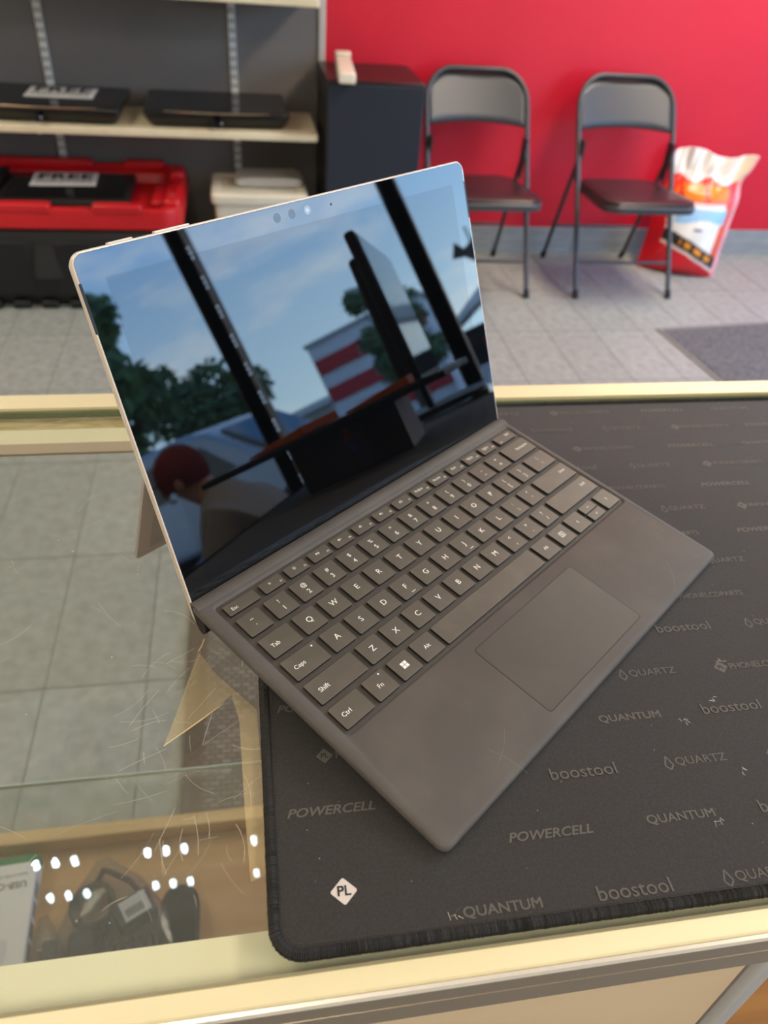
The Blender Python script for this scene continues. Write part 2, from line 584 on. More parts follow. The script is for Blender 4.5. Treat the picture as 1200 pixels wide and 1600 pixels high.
cano = thing('canopy', 'pale sloping canopy over a dark yard at the right edge of the reflection', 'canopy', (14.5, 0.35, GZ))
MB().loft([[(0, -1.25, 1.5), (2.5, -1.25, 1.5), (2.5, -1.25, 1.56), (0, -1.25, 1.56)], [(0, 0.1, 2.05), (2.5, 0.1, 2.05), (2.5, 0.1, 2.3), (0, 0.1, 2.3)], [(0, 1.6, 2.5), (2.5, 1.6, 2.5), (2.5, 1.6, 2.8), (0, 1.6, 2.8)]]).build('roof', mat('canopy_white', (228, 226, 220), 0.5), cano)
for yy in (-1.1, 0.1, 1.45):
    MB().box(0.05, 0.15, yy, yy + 0.1, 0, 1.56 + max(0, (yy + 1.2)) * 0.3).build('post', mat('dark_post', (52, 46, 42), 0.7), cano)
MB().box(1.6, 1.75, -1.1, 1.5, 0, 1.5).build('back_wall', mat('dark_yard', (40, 38, 40), 0.8), cano)
for k, (yy, zz, c) in enumerate(((-0.9, 0.2, (200, 200, 205)), (-0.6, 0.7, (190, 60, 60)), (-0.35, 0.1, (210, 212, 215)), (0.2, 0.3, (70, 74, 84)))):
    MB().box(0.9, 1.4, yy, yy + 0.42, zz if k == 1 else 0, zz + 0.5).build('crate', mat('yard_goods_%d' % k, c, 0.5), cano, bevel=0.03)
flag = thing('rooftop_sign', 'small dark brown sign on a thin pole above the canopy', 'sign', (14.2, 0.28, GZ))
MB().tube([(0, 0, 0), (0, 0, 3.15)], 0.02, 6).build('pole', M_bark, flag)
MB().prism([(-0.42, 2.72), (-0.28, 2.98), (-0.16, 2.8), (0.06, 2.9), (0.1, 3.06), (0.3, 2.92), (0.2, 2.62), (0.02, 2.42), (-0.2, 2.66)], -0.03, 0.03, Matrix.Rotation(R(90), 4, 'Z') @ Matrix.Rotation(R(90), 4, 'X')).build('panel', mat('sign_brown', (58, 44, 34), 0.7), flag)

# ------------------------------------------------------------------ wall shelving on the left
M_cream = mat('cream_shelf', (226, 214, 182), 0.45, noise=(6, (214, 200, 166), 0.4, 0.7))
M_upr = mat('shelf_steel', (232, 232, 228), 0.4, 0.05)
M_slot = mat('slot_dark', (84, 82, 80), 0.8)
def upright(x, label):
    t = thing('shelf_upright', label, 'shelf upright', (x, BACK - 0.004, FLOOR + 0.35), group='slotted uprights of the wall shelving')
    MB().box(-0.014, 0.014, -0.012, 0, 0, 2.1).build('channel', M_upr, t, bevel=0.002)
    s = MB()
    for k in range(66):
        for q in (-0.0065, 0.0065):
            s.box(q - 0.0028, q + 0.0028, -0.0128, -0.011, 0.02 + k * 0.0315, 0.02 + k * 0.0315 + 0.017)
    s.build('slots', M_slot, t, kind='stuff')
upright(-0.908, 'slotted white metal shelf upright behind the left flat screen')
upright(-0.204, 'slotted white metal shelf upright behind the right flat screen')
SH = -0.376
def shelf(z, label, y0=2.882):
    t = thing('wall_shelf', label, 'shelf', (0, 0, z), group='cream wall shelves')
    MB().prism(rrect(-1.9, 0.1, y0, BACK - 0.018, 0.012, 4), -0.024, 0).build('board', M_cream, t, bevel=0.003)
    for bx in (-0.908, -0.204):
        MB().prism([(BACK - 0.018, -0.024), (BACK - 0.018, -0.085), (BACK - 0.05, -0.085), (y0 + 0.04, -0.036), (y0 + 0.04, -0.024)], bx - 0.003, bx + 0.003,
                   Matrix(((0, 0, 1, 0), (1, 0, 0, 0), (0, 1, 0, 0), (0, 0, 0, 1)))).build('bracket', M_upr, t)
shelf(SH, 'cream wall shelf holding two black flat screens')
shelf(0.052, 'upper empty cream wall shelf at the top edge of the photo')

M_black_gloss = mat('black_gloss_plastic', (8, 8, 9), 0.12)
M_black_mat = mat('black_matte_plastic', (20, 20, 21), 0.5)
M_screen_off = mat('dark_screen', (8, 9, 10), 0.05)
M_paper = mat('white_paper', (240, 238, 234), 0.7)
M_ink = mat('black_ink', (24, 24, 26), 0.8)
M_wht_txt = mat('grey_print', (150, 150, 150), 0.6)
def flat_monitor(label, loc, rz, w=0.54, d=0.34, tilt=2.0, chin=True):
    t = thing('flat_monitor', label, 'monitor', loc, rz, group='black flat screens lying face up')
    ti = Matrix.Rotation(R(tilt), 4, 'X')
    # outer casing: loft of rounded rects; the front chin bows towards the viewer
    def ring(ins, z, bow):
        pts = rrect(-w / 2 + ins, w / 2 - ins, ins, d - ins, 0.016)
        out = []
        for p in pts:
            y = p[1]
            k = max(0.0, 1 - abs(p[0]) / (w / 2)) ** 0.6
            if y < d * 0.3:
                y -= bow * k
            out.append((p[0], y, z))
        return out
    MB().loft([ring(0.06, 0.001, 0.0), ring(0.02, 0.006, 0.03), ring(0.004, 0.03, 0.034), ring(0.0, 0.048, 0.03), ring(0.002, 0.054, 0.028)], m=ti).build('casing', M_black_gloss, t, bevel=0.002)
    MB().box(-w / 2 + 0.022, w / 2 - 0.022, 0.03, d - 0.02, 0.0535, 0.0552, ti).build('screen', M_screen_off, t)
    c = MB()
    pts = []
    for k in range(13):
        a = -0.36 + 0.72 * k / 12
        pts.append((a * w, 0.012 - 0.02 * max(0, 1 - abs(a) * 2) ** 0.6, 0.0545))
    c.tube(pts, 0.0028, 6, m=ti)
    c.build('chin_strip', mat('warm_chrome', (190, 172, 140), 0.22, 0.8), t, smooth=True)
    lg = MB().tube([(0, -0.036, 0.026), (0, -0.01, 0.026)], 0.013, 16, m=ti).build('badge', mat('badge_dark', (10, 12, 24), 0.1), t, smooth=True)
    MB().ball((0.014, -0.037, 0.029), 0.0035, 0.003, 0.003, 8, 6, ti).build('power_light', mat('badge_pale', (200, 205, 215), 0.3), lg)
    return t
flat_monitor('black flat screen lying on the cream shelf with a FREE paper on it', (-0.895, 2.925, SH), R(-2), 0.56, 0.335)
flat_monitor('black flat screen lying on the cream shelf with nothing on it', (-0.27, 2.925, SH), R(1), 0.53, 0.335)

def free_paper(label, loc, rz, rx=0.0, w=0.243, h=0.15):
    mw = Matrix.Translation(loc) @ Matrix.Rotation(rz, 4, 'Z') @ Matrix.Rotation(rx, 4, 'X')
    t = thing('paper_sign', label, 'paper sign', group='white FREE papers', mw=mw)
    MB().box(-w / 2, w / 2, -h / 2, h / 2, 0, 0.0012).build('sheet', M_paper, t)
    m = text_into(MB(), 'FREE', 0.092, 0, 0.028, 0.0016, bold=0.03, spacing=1.1)
    m.build('lettering', M_ink, t)
    text_into(MB(), 'MONITORS', 0.04, 0, -0.036, 0.0016, bold=0.005).build('lettering', mat('faded_ink', (70, 70, 72), 0.8), t)
free_paper('white FREE paper on the flat screen on the cream shelf', (-0.845, 3.13, SH + 0.0636), R(-1), R(2))

# ------------------------------------------------------------------ red tray on the black tool chest
M_redp = mat('red_plastic', (200, 22, 30), 0.35, noise=(4, (186, 16, 26), 0.4, 0.65))
M_chest = mat('black_chest_plastic', (9, 9, 10), 0.5, bump=(40, 0.15, 0.003))
chest = thing('tool_chest', 'black plastic tool chest on the floor under a red open tray', 'tool chest', (-0.9, 2.93, FLOOR))
def crr(ins, z, r=0.05):
    return [(p[0], p[1], z) for p in rrect(-0.47 + ins, 0.44 - ins, -0.3 + ins, 0.3 - ins, max(0.012, r - ins * 0.5))]
MB().loft([crr(0.02, 0.022), crr(0.0, 0.06), crr(0.0, 0.27), crr(0.012, 0.29)]).build('body', M_chest, chest, bevel=0.004)
for k in range(9):
    MB().box(-0.45 + 0.1 * k, -0.39 + 0.1 * k, -0.305, -0.27, 0.0, 0.03).build('foot', M_chest, chest, bevel=0.006)
MB().prism([(-0.05, 0.12), (0.05, 0.12), (0.03, 0.24), (-0.03, 0.24)], 0.3, 0.308, Matrix.Rotation(R(90), 4, 'X')).build('latch', mat('chest_grey', (38, 37, 36), 0.5), chest)
for k in range(4):
    MB().box(-0.42 + 0.22 * k, -0.28 + 0.22 * k, -0.304, -0.298, 0.06, 0.25).build('rib', M_chest, chest, bevel=0.004)
tray = thing('red_tray', 'open red plastic tray with raised notched rim on the black chest', 'tray', (-0.885, 2.93, FLOOR + 0.2905))
def trr(ins, z, r=0.085):
    return [(p[0], p[1], z) for p in rrect(-0.49 + ins, 0.475 - ins, -0.305 + ins, 0.31 - ins, max(0.02, r - ins * 0.6), 8)]
MB().loft([trr(0.035, 0.0), trr(0.008, 0.004), trr(0.0, 0.01), trr(0.0, 0.045), trr(0.004, 0.075), trr(0.03, 0.078), trr(0.045, 0.062), trr(0.075, 0.058), trr(0.09, 0.02)]).build('shell', M_redp, tray, bevel=0.003)
for x0, x1, yy in ((-0.46, 0.03, -0.285), (0.17, 0.34, -0.285), (-0.46, 0.1, 0.285), (0.22, 0.38, 0.285)):
    MB().box(x0, x1, yy - 0.022, yy + 0.022, 0.06, 0.094).build('rim_block', M_redp, tray, bevel=0.008)
for yy in (-0.2, 0.16):
    cl = MB().box(0.41, 0.468, yy - 0.055, yy + 0.055, 0.05, 0.1).build('corner_lug', M_redp, tray, bevel=0.012)
    MB().tube([(0.44, yy, 0.098), (0.44, yy, 0.1012)], 0.009, 10).build('hole', M_slot, cl)
MB().box(0.35, 0.4, -0.1, 0.12, 0.018, 0.05).build('inner_step', M_redp, tray, bevel=0.012)
m3 = thing('flat_monitor', 'black flat screen lying inside the red tray with a FREE paper on it', 'monitor', (-0.845, 2.785, FLOOR + 0.313), R(1), group='black flat screens lying face up')
MB().loft([[(p[0], p[1], z) for p in rrect(-0.235 + i, 0.235 - i, 0.0 + i, 0.37 - i, 0.012)] for i, z in ((0.01, 0), (0, 0.008), (0, 0.03), (0.003, 0.034))]).build('casing', M_black_mat, m3, bevel=0.002)
MB().box(-0.215, 0.215, 0.04, 0.355, 0.0335, 0.0352).build('screen', M_screen_off, m3)
m4 = thing('slim_screen', 'black slim screen lying at the left end inside the red tray', 'screen', (-1.24, 2.76, FLOOR + 0.313))
MB().prism(rrect(-0.04, 0.145, 0, 0.4, 0.01), 0, 0.05).build('casing', M_black_mat, m4, bevel=0.003)
MB().prism(rrect(-0.03, 0.135, 0.01, 0.39, 0.008), 0.05, 0.052).build('face', M_screen_off, m4)
free_paper('white FREE paper lying in the red tray', (-0.873, 3.05, FLOOR + 0.3486), R(3), 0, 0.24, 0.17)

# ------------------------------------------------------------------ black cabinet, white bar, cream bin
cab = thing('black_cabinet', 'tall black box cabinet with a navy front beside the folding chair', 'cabinet', (0.308, 3.05, FLOOR))
MB().box(-0.182, 0.182, -0.19, 0.205, 0.012, 0.765).build('carcass', mat('black_laminate', (22, 19, 20), 0.35), cab, bevel=0.003)
MB().box(-0.178, 0.178, -0.202, -0.1905, 0.03, 0.755).build('front_panel', mat('navy_cloth', (27, 32, 44), 0.75, bump=(500, 0.2, 0.001)), cab, bevel=0.003)
for sx in (-0.15, 0.15):
    for sy in (-0.16, 0.17):
        MB().tube([(sx, sy, 0), (sx, sy, 0.013)], 0.02, 12).build('foot', M_black_mat, cab)
bar = thing('white_power_bar', 'short pale cream bar lying across the top of the black cabinet', 'bar', (0.205, 2.99, FLOOR + 0.765), R(-4))
MB().box(-0.03, 0.03, -0.2, 0.19, 0, 0.036).build('body', mat('ivory_plastic', (238, 226, 206), 0.45), bar, bevel=0.006)
MB().box(-0.031, 0.031, 0.15, 0.195, 0.036, 0.05).build('end_cap', mat('ivory_plastic', (238, 226, 206), 0.45), bar, bevel=0.006)
bin_ = thing('cream_bin', 'cream storage bin on the floor under the wall shelf', 'storage bin', (-0.125, 3.0, FLOOR))
def br(ins, z):
    return [(p[0], p[1], z) for p in rrect(-0.175 + ins, 0.175 - ins, -0.14 + ins, 0.14 - ins, 0.02)]
MB().loft([br(0.02, 0), br(0.01, 0.02), br(0.0, 0.33)]).build('body', mat('cream_plastic', (218, 210, 190), 0.5), bin_)
MB().loft([br(-0.01, 0.325), br(-0.012, 0.335), br(-0.012, 0.355), br(-0.004, 0.362), br(0.02, 0.362), br(0.026, 0.355)]).build('lid', mat('cream_lid', (224, 216, 196), 0.45), bin_, bevel=0.003)
wrap = thing('grey_packet', 'crumpled pale grey packet lying on the cream storage bin', 'packet', (-0.09, 3.03, FLOOR + 0.3626))
rn = random.Random(4)
gp = []
for i in range(4):
    gp.append([(p[0] + rn.uniform(-0.004, 0.004), p[1] + rn.uniform(-0.004, 0.004), [0, 0.012, 0.024, 0.03][i] + (rn.uniform(-0.003, 0.003) if i else 0)) for p in rrect(-0.13 + [0.01, 0, 0.004, 0.03][i], 0.14 - [0.01, 0, 0.004, 0.03][i], -0.07, 0.08, 0.02, 4)])
MB().loft(gp).build('film', mat('pale_packet', (176, 172, 164), 0.4), wrap, smooth=True)

# ------------------------------------------------------------------ folding chairs
M_gun = mat('gunmetal_paint', (72, 72, 74), 0.38, 0.4)
M_vinyl = mat('red_lit_black_vinyl', (46, 32, 36), 0.34, bump=(220, 0.15, 0.001))  # black vinyl with the red wall's reflection tinted into its colour
M_rub = mat('black_rubber', (22, 22, 22), 0.7)
def folding_chair(label, loc):
    t = thing('folding_chair', label, 'chair', loc, 0, group='folding chairs by the red wall')
    K = 0.575
    W2 = 0.212
    def pt(x, h):
        return (x, h * K, h)
    path = [pt(-W2 - 0.002, 0.012), pt(-W2, 0.3), pt(-W2, 0.655)]
    rad, top = 0.112, 0.778
    for i in range(1, 9):
        a = R(180 - 90 * i / 8)
        path.append(pt(-W2 + rad + rad * math.cos(a), top - rad * 0.98 + rad * 0.98 * math.sin(a)))
    path += [pt(-p[0], p[2]) for p in reversed(path)]
    MB().tube(path, 0.0105, 10).build('front_frame', M_gun, t, smooth=True)
    for s in (-1, 1):
        MB().tube([pt(s * (W2 + 0.002), 0.0), pt(s * (W2 + 0.002), 0.03)], 0.0135, 12).build('foot_cap', M_rub, t)
    # back panel, slightly dished
    cols = 22
    pv, pf = [], []
    for i in range(cols + 1):
        x = -W2 + 0.006 + (2 * W2 - 0.012) * i / cols
        e = abs(x)
        if e > W2 - rad:
            th = top - rad * 0.98 + math.sqrt(max(0.0, rad ** 2 - (e - (W2 - rad)) ** 2)) * 0.98
        else:
            th = top
        lo = 0.588 + 0.022 * (1 - (x / W2) ** 2)
        for j in range(7):
            h = lo + (max(th - 0.004, lo + 0.01) - lo) * j / 6
            dish = 0.018 * (1 - (x / W2) ** 2)
            p = Vector(pt(x, h)) + Vector((0, math.cos(math.atan(K)), -math.sin(math.atan(K)))) * dish
            pv.append(p)
    for i in range(cols):
        for j in range(6):
            a = i * 7 + j
            pf.append((a, a + 7, a + 8, a + 1))
    o = MB().add(pv, pf).build('back_panel', M_gun, t, smooth=True)
    sd = o.modifiers.new('thickness', 'SOLIDIFY')
    sd.thickness = 0.006
    sd.offset = 0
    # rear legs
    for s in (-1, 1):
        MB().tube([(s * 0.2, 0.488, 0.01), (s * 0.2, 0.29, 0.53)], 0.0095, 8).build('rear_leg', M_gun, t, smooth=True)
        MB().tube([(s * 0.2, 0.492, 0.0), (s * 0.2, 0.48, 0.03)], 0.0125, 10).build('foot_cap', M_rub, t)
        MB().prism([(0.27, 0.56), (0.33, 0.56), (0.325, 0.42), (0.29, 0.4)], s * 0.2 - 0.004, s * 0.2 + 0.004, Matrix(((0, 0, 1, 0), (1, 0, 0, 0), (0, 1, 0, 0), (0, 0, 0, 1)))).build('hinge_plate', M_gun, t)
    MB().tube([pt(-W2, 0.13), pt(W2, 0.13)], 0.007, 8).build('front_stretcher', M_gun, t, smooth=True)
    MB().tube([(-0.2, 0.425, 0.17), (0.2, 0.425, 0.17)], 0.007, 8).build('rear_stretcher', M_gun, t, smooth=True)
    # seat
    def sp(ins, z):
        out = []
        for p in rrect(-0.5, 0.5, 0, 1, 0.18, 7):
            wdt = 0.405 - 0.05 * p[1]
            out.append((p[0] * (wdt - 2 * ins), -0.075 + ins + p[1] * (0.43 - 2 * ins), z - 0.02 * p[1]))
        return out
    seat = MB().loft([sp(0.012, 0.376), sp(0.0, 0.38), sp(0.0, 0.402), sp(0.006, 0.408)]).build('seat', M_gun, t, bevel=0.002)
    MB().loft([sp(0.008, 0.408), sp(0.004, 0.414), sp(0.012, 0.421), sp(0.05, 0.424)]).build('cushion', M_vinyl, seat, smooth=True)
    return t
folding_chair('dark grey folding chair next to the black cabinet', (0.765, 2.725, FLOOR))
folding_chair('dark grey folding chair next to the red bag', (1.412, 2.72, FLOOR))

# ------------------------------------------------------------------ red bag leaning on the wall
bag = thing('product_bag', 'red and white printed plastic bag leaning on the red wall', 'bag', mw=Matrix.Translation((1.80, 3.02, FLOOR)) @ Matrix.Rotation(R(-24), 4, 'Z'))
BW, BH = 0.35, 0.5
nu, nv = 56, 80
def bag_pt(u, v, side):
    # u -1..1 across, v 0..1 up: full body, pinched neck, flaring crumpled top
    neck = math.exp(-((v - 0.80) / 0.09) ** 2)
    wv = 1.0 - 0.07 * v - 0.10 * neck + (0.08 * (v - 0.85) / 0.15 if v > 0.85 else 0)
    x = u * BW / 2 * wv + 0.045 * v ** 1.6
    body = math.sin(PI * min(1.0, (v + 0.16) / 1.02)) ** 0.7 if v < 0.85 else 0.0
    th = 0.008 + 0.085 * body * (1 if v < 0.7 else max(0.0, (0.85 - v) / 0.15))
    prof = max(0.0, 1 - abs(u) ** 2.4) * th
    if v < 0.08:
        prof *= 0.3 + 0.7 * math.sqrt(v / 0.08)
    wr = (0.010 * math.sin(u * 13 + 5 * v) + 0.006 * math.sin(u * 29 - 11 * v)) * max(0.0, min(1.0, (v - 0.7) * 5)) + 0.003 * math.sin(u * 7 - 23 * v)
    y = 0.01 + 0.13 * v + side * prof + wr * 0.7
    z = BH * v - 0.028 * (v > 0.9) * (v - 0.9) * 10 * math.sin(4.2 * u + 0.6) * 0.5 + 0.0012
    return (x, y, z)
def bag_col(u, v):
    red, wht, org, blu, blk = (205, 30, 40), (238, 234, 228), (246, 130, 20), (150, 196, 232), (34, 34, 32)
    if v > 0.79 + 0.025 * math.sin(7 * u + 1):
        return wht if u < 0.7 else (226, 212, 188)
    if u > 0.9:
        return (236, 160, 168)
    if v > 0.6:
        if 0.645 < v < 0.76 and -0.7 < u < 0.75 and math.sin(9 * u + 14 * v) > -0.8:
            return org
        if 0.608 < v < 0.628 and -0.6 < u < 0.75 and math.sin(60 * u) > -0.2:
            return wht
        return (226, 52, 36)
    arc = 0.285 - 0.13 * u - 0.06 * u * u
    if 0.455 < v <= 0.585 and -0.5 < u < 0.8:
        return blu if v > 0.475 + 0.02 * math.sin(5 * u) else wht
    if v > arc + 0.055 and u < 0.86:
        if u < -0.62 - 0.5 * (v - 0.4):
            return red
        if 0.4 < v < 0.43 and 0.1 < u < 0.32:
            return (120, 122, 140)
        return wht if u < 0.74 else (228, 100, 60)
    if arc - 0.045 < v <= arc + 0.055 and u > -0.62:
        if arc - 0.015 < v < arc + 0.03 and math.sin(21 * u) > -0.35 and -0.15 < u < 0.88:
            return (240, 150, 40)
        return blk
    if arc - 0.07 < v <= arc - 0.045 and u > -0.62:
        return (220, 205, 195)
    return red
bv, bf, bc = [], [], []
for side in (-1, 1):
    for j in range(nv + 1):
        for i in range(nu + 1):
            u, v = -1 + 2 * i / nu, j / nv
            bv.append(bag_pt(u, v, side))
            bc.append(bag_col(u, v))
q = (nu + 1) * (nv + 1)
for side in (0, 1):
    for j in range(nv):
        for i in range(nu):
            a = side * q + j * (nu + 1) + i
            f = (a, a + 1, a + nu + 2, a + nu + 1)
            bf.append(f if side == 0 else f[::-1])
for i in range(nu):
    bf.append((i, q + i, q + i + 1, i + 1))
bme2 = bpy.data.meshes.new('bag_film')
bme2.from_pydata(bv, [], bf)
ca = bme2.color_attributes.new('print', 'FLOAT_COLOR', 'POINT')
for i, c in enumerate(bc):
    ca.data[i].color = lin(c)
M_bag = mat('printed_plastic', (255, 255, 255), 0.28)
an = M_bag.node_tree.nodes.new('ShaderNodeVertexColor')
an.layer_name = 'print'
M_bag.node_tree.links.new(an.outputs['Color'], M_bag.node_tree.nodes['Principled BSDF'].inputs['Base Color'])
obj('film', bme2, M_bag, bag, smooth=True)
tf = MB()
tf.tube([bag_pt(-0.98 + 0.04 * k, 0.995, 0) for k in range(50)], 0.004, 6)
tf.build('top_seal', mat('seal_white', (240, 236, 230), 0.4), bag, smooth=True)
MB().tube([bag_pt(0.99, k / 30, 0) for k in range(31)], 0.005, 6).build('side_seam', mat('seal_pink', (236, 176, 182), 0.3), bag, smooth=True)

# ------------------------------------------------------------------ doormat and woven rug
M_dmat = mat('charcoal_carpet', (78, 76, 76), 0.95, noise=(90, (112, 110, 110), 0.38, 0.66), bump=(260, 0.7, 0.004))
dm = thing('doormat', 'large charcoal ribbed carpet mat on the floor by the shop door', 'doormat', (1.452, 2.395, FLOOR), R(6))
MB().prism(rrect(0.0, 1.5, -1.0, 0.0, 0.01, 3), 0, 0.008).build('carpet', M_dmat, dm, bevel=0.002)
edge = MB()
for a in ((-0.02, 1.52, -0.001, 0.022), (-0.02, 1.52, -1.022, -0.999), (-0.02, 0.001, -0.999, -0.001), (1.499, 1.52, -0.999, -0.001)):
    edge.box(a[0], a[1], a[2], a[3], 0, 0.005)
edge.build('rubber_edge', mat('mat_rubber', (120, 118, 114), 0.8), dm, bevel=0.001)
M_rug = mat('woven_rug', (122, 116, 108), 0.95)
nt = M_rug.node_tree
tcn = nt.nodes.new('ShaderNodeTexCoord')
bk = nt.nodes.new('ShaderNodeTexBrick')
bk.inputs['Scale'].default_value = 1.0
bk.inputs['Brick Width'].default_value = 0.02
bk.inputs['Row Height'].default_value = 0.011
bk.inputs['Mortar Size'].default_value = 0.002
bk.inputs['Color1'].default_value = lin((138, 132, 124))
bk.inputs['Color2'].default_value = lin((104, 98, 90))
bk.inputs['Mortar'].default_value = lin((76, 70, 62))
nt.links.new(tcn.outputs['Object'], bk.inputs['Vector'])
nt.links.new(bk.outputs['Color'], nt.nodes['Principled BSDF'].inputs['Base Color'])
rug = thing('woven_rug', 'grey woven rug with a brown border on the floor seen through the glass counter', 'rug', (0.06, 0.76, FLOOR))
MB().box(-0.375, 0.37, -0.36, 0.33, 0, 0.006).build('weave', M_rug, rug)
rb = MB()
for a in ((-0.41, -0.372, -0.4, 0.37), (0.37, 0.41, -0.4, 0.37), (-0.372, 0.37, -0.4, -0.36), (-0.372, 0.37, 0.33, 0.37)):
    rb.box(a[0], a[1], a[2], a[3], 0, 0.0075)
rb.build('border', mat('rug_border', (86, 74, 62), 0.9), rug)
# ------------------------------------------------------------------ glass display counter
GT = -0.009                       # glass top surface
Y0, Y1 = -0.140, 0.337
CX0, CX1 = -1.0, 1.15
M_rail = mat('champagne_aluminium', (250, 238, 196), 0.42, 0.1, noise=(14, (243, 229, 184), 0.35, 0.7, (0.3, 2, 2)))
M_flange = mat('lightened_champagne_aluminium', (255, 248, 214), 0.5)  # rail metal lightened to make up for light lost under the glass
M_railface = mat('shaded_champagne_aluminium', (150, 136, 120), 0.35, 0.55)  # champagne rail metal, browned to hold its dark reflection
M_lipw = mat('lit_aluminium_edge', (236, 228, 214), 0.3, 0.4)  # painted highlight along the top edge of the rail face
M_tape = mat('sandy_tape', (222, 202, 150), 0.8, noise=(220, (190, 166, 112), 0.42, 0.62, (0.3, 1, 1)))
M_gedge = mat('green_glass_edge', (104, 122, 84), 0.2)
M_band = mat('pinkish_seal', (196, 178, 156), 0.55)
M_wood = mat('light_wood', (206, 164, 116), 0.45, noise=(5, (184, 140, 94), 0.35, 0.7, (0.6, 9, 9)))
M_woodpale = mat('pale_wood_edge', (226, 192, 136), 0.5, noise=(8, (212, 174, 118), 0.4, 0.65, (0.5, 6, 6)))
M_door = mat('beige_door', (214, 190, 156), 0.55, noise=(3, (204, 178, 144), 0.4, 0.65))
M_ctop = glass_mat('counter_glass', (0.965, 0.98, 0.962), 1.5, 0.03, (205, 200, 180))
M_cshelf = glass_mat('shelf_glass', (0.975, 0.988, 0.978), 1.5, 0.006)
case = thing('display_counter', 'glass topped display counter with champagne metal rails', 'display counter', (0, 0, FLOOR))
CO = Matrix.Translation((0, 0, -FLOOR))
def cpart(name, mb, m, parent=None, **k):
    for i, v in enumerate(mb.v):
        mb.v[i] = (v[0], v[1], v[2] - FLOOR)
    return mb.build(name, m, parent or case, **k)
top = cpart('top_glass', MB().box(CX0, CX1, -0.129, 0.312, GT - 0.006, GT), M_ctop)
cpart('glass_edge', MB().box(CX0, CX1, 0.3121, 0.3142, GT - 0.006, GT - 0.0002), M_gedge)
YZ = Matrix(((0, 0, 1, 0), (1, 0, 0, 0), (0, 1, 0, 0), (0, 0, 0, 1)))     # prism profile (y,z) swept along x
cpart('front_rail', MB().prism([(-0.140, -0.010), (-0.1385, -0.0078), (-0.129, -0.0078), (-0.129, -0.038), (-0.1398, -0.038)], CX0, CX1, YZ), M_rail)
fr = cpart('front_face', MB().prism([(-0.1402, -0.0115), (-0.1415, -0.0115), (-0.1415, -0.0225), (-0.1408, -0.023), (-0.1408, -0.0236), (-0.1415, -0.024), (-0.1415, -0.038), (-0.1402, -0.038)], CX0, CX1, YZ), M_railface)
cpart('edge_highlight', MB().prism([(-0.1402, -0.0113), (-0.1418, -0.0113), (-0.1412, -0.0092), (-0.1398, -0.0086)], CX0, CX1, YZ), M_lipw)
cpart('front_flange', MB().box(CX0, CX1, -0.1288, -0.108, -0.0205, -0.0158), M_flange)
cpart('glazing_groove', MB().box(CX0, CX1, -0.1302, -0.1288, GT - 0.001, -0.0076), mat('groove_grey', (150, 142, 110), 0.6))
cpart('back_rail', MB().prism([(0.3145, -0.0065), (0.3355, -0.0065), (0.337, -0.008), (0.337, -0.04), (0.3145, -0.04)], CX0, CX1, YZ), M_rail)
cpart('tape_strip', MB().box(CX0, CX1, 0.2968, 0.3118, -0.0175, -0.0158), M_tape)
cpart('back_flange', MB().box(CX0, CX1, 0.2765, 0.2966, -0.0205, -0.0158), M_flange)
cpart('flange_lip', MB().prism([(0.266, -0.018), (0.2763, -0.0158), (0.2763, -0.024), (0.272, -0.024)], CX0, CX1, YZ), M_band)
# far pane, shelf, added mirror pane, deck
cpart('customer_pane', MB().box(CX0 + 0.02, CX1 - 0.02, 0.318, 0.324, -0.655, -0.041), M_cshelf)
cpart('glass_shelf', MB().box(CX0 + 0.03, CX1 - 0.03, -0.115, 0.193, -0.349, -0.344), M_cshelf)
cpart('glass_shelf', MB().box(CX0 + 0.03, CX1 - 0.03, -0.115, 0.222, -0.394, -0.389), M_cshelf)  # second pane added only to mirror the diodes as another row
cpart('shelf_edge', MB().box(CX0 + 0.03, CX1 - 0.03, 0.1932, 0.1944, -0.349, -0.344), mat('pale_glass_edge', (176, 196, 184), 0.2))
cpart('deck', MB().box(CX0, CX1, -0.12, 0.2985, -0.68, -0.655), M_wood)
cpart('deck_rail', MB().box(CX0, CX1, 0.299, 0.3175, -0.69, -0.632), M_woodpale, bevel=0.002)
cpart('plinth', MB().box(CX0 + 0.05, CX1 - 0.05, -0.08, 0.26, FLOOR, -0.681), mat('dark_plinth', (92, 84, 76), 0.7))
for xa in (CX0, CX1 - 0.02):
    cpart('end_panel', MB().box(xa, xa + 0.02, -0.128, 0.3165, -0.654, -0.041), M_door)
cpart('sliding_door', MB().box(CX0 + 0.02, 0.030, -0.136, -0.130, -0.655, -0.0385), M_door, bevel=0.001)
cpart('door_post', MB().box(0.0335, 0.0475, -0.139, -0.127, -0.68, -0.0385), mat('grey_post', (186, 184, 184), 0.35, 0.3), bevel=0.004)
cpart('wood_door', MB().box(0.049, CX1 - 0.02, -0.130, -0.124, -0.655, -0.0385), mat('orange_wood', (190, 130, 52), 0.5, noise=(6, (168, 108, 38), 0.35, 0.7, (0.6, 6, 6))), bevel=0.001)
# led modules under the back rail
for k in range(-4, 10):
    mo = cpart('led_module', MB().box(-0.331 + 0.138 * k - 0.036, -0.331 + 0.138 * k + 0.036, 0.279, 0.294, -0.0265, -0.0208), M_mod)
    for q in (-1, 0, 1):
        d = bpy.data.objects.new('diode', bpy.data.meshes.get('case_diode') or (lambda mm: (mm.materials.append(M_led2), mm)[1])(MB().ball((0, 0, 0), 0.0042, 0.0042, 0.003, 10, 6).mesh('case_diode')))
        d.location = (-0.331 + 0.138 * k + 0.0235 * q, 0.2865, -0.0275 - FLOOR)
        COL.objects.link(d)
        d.parent = mo
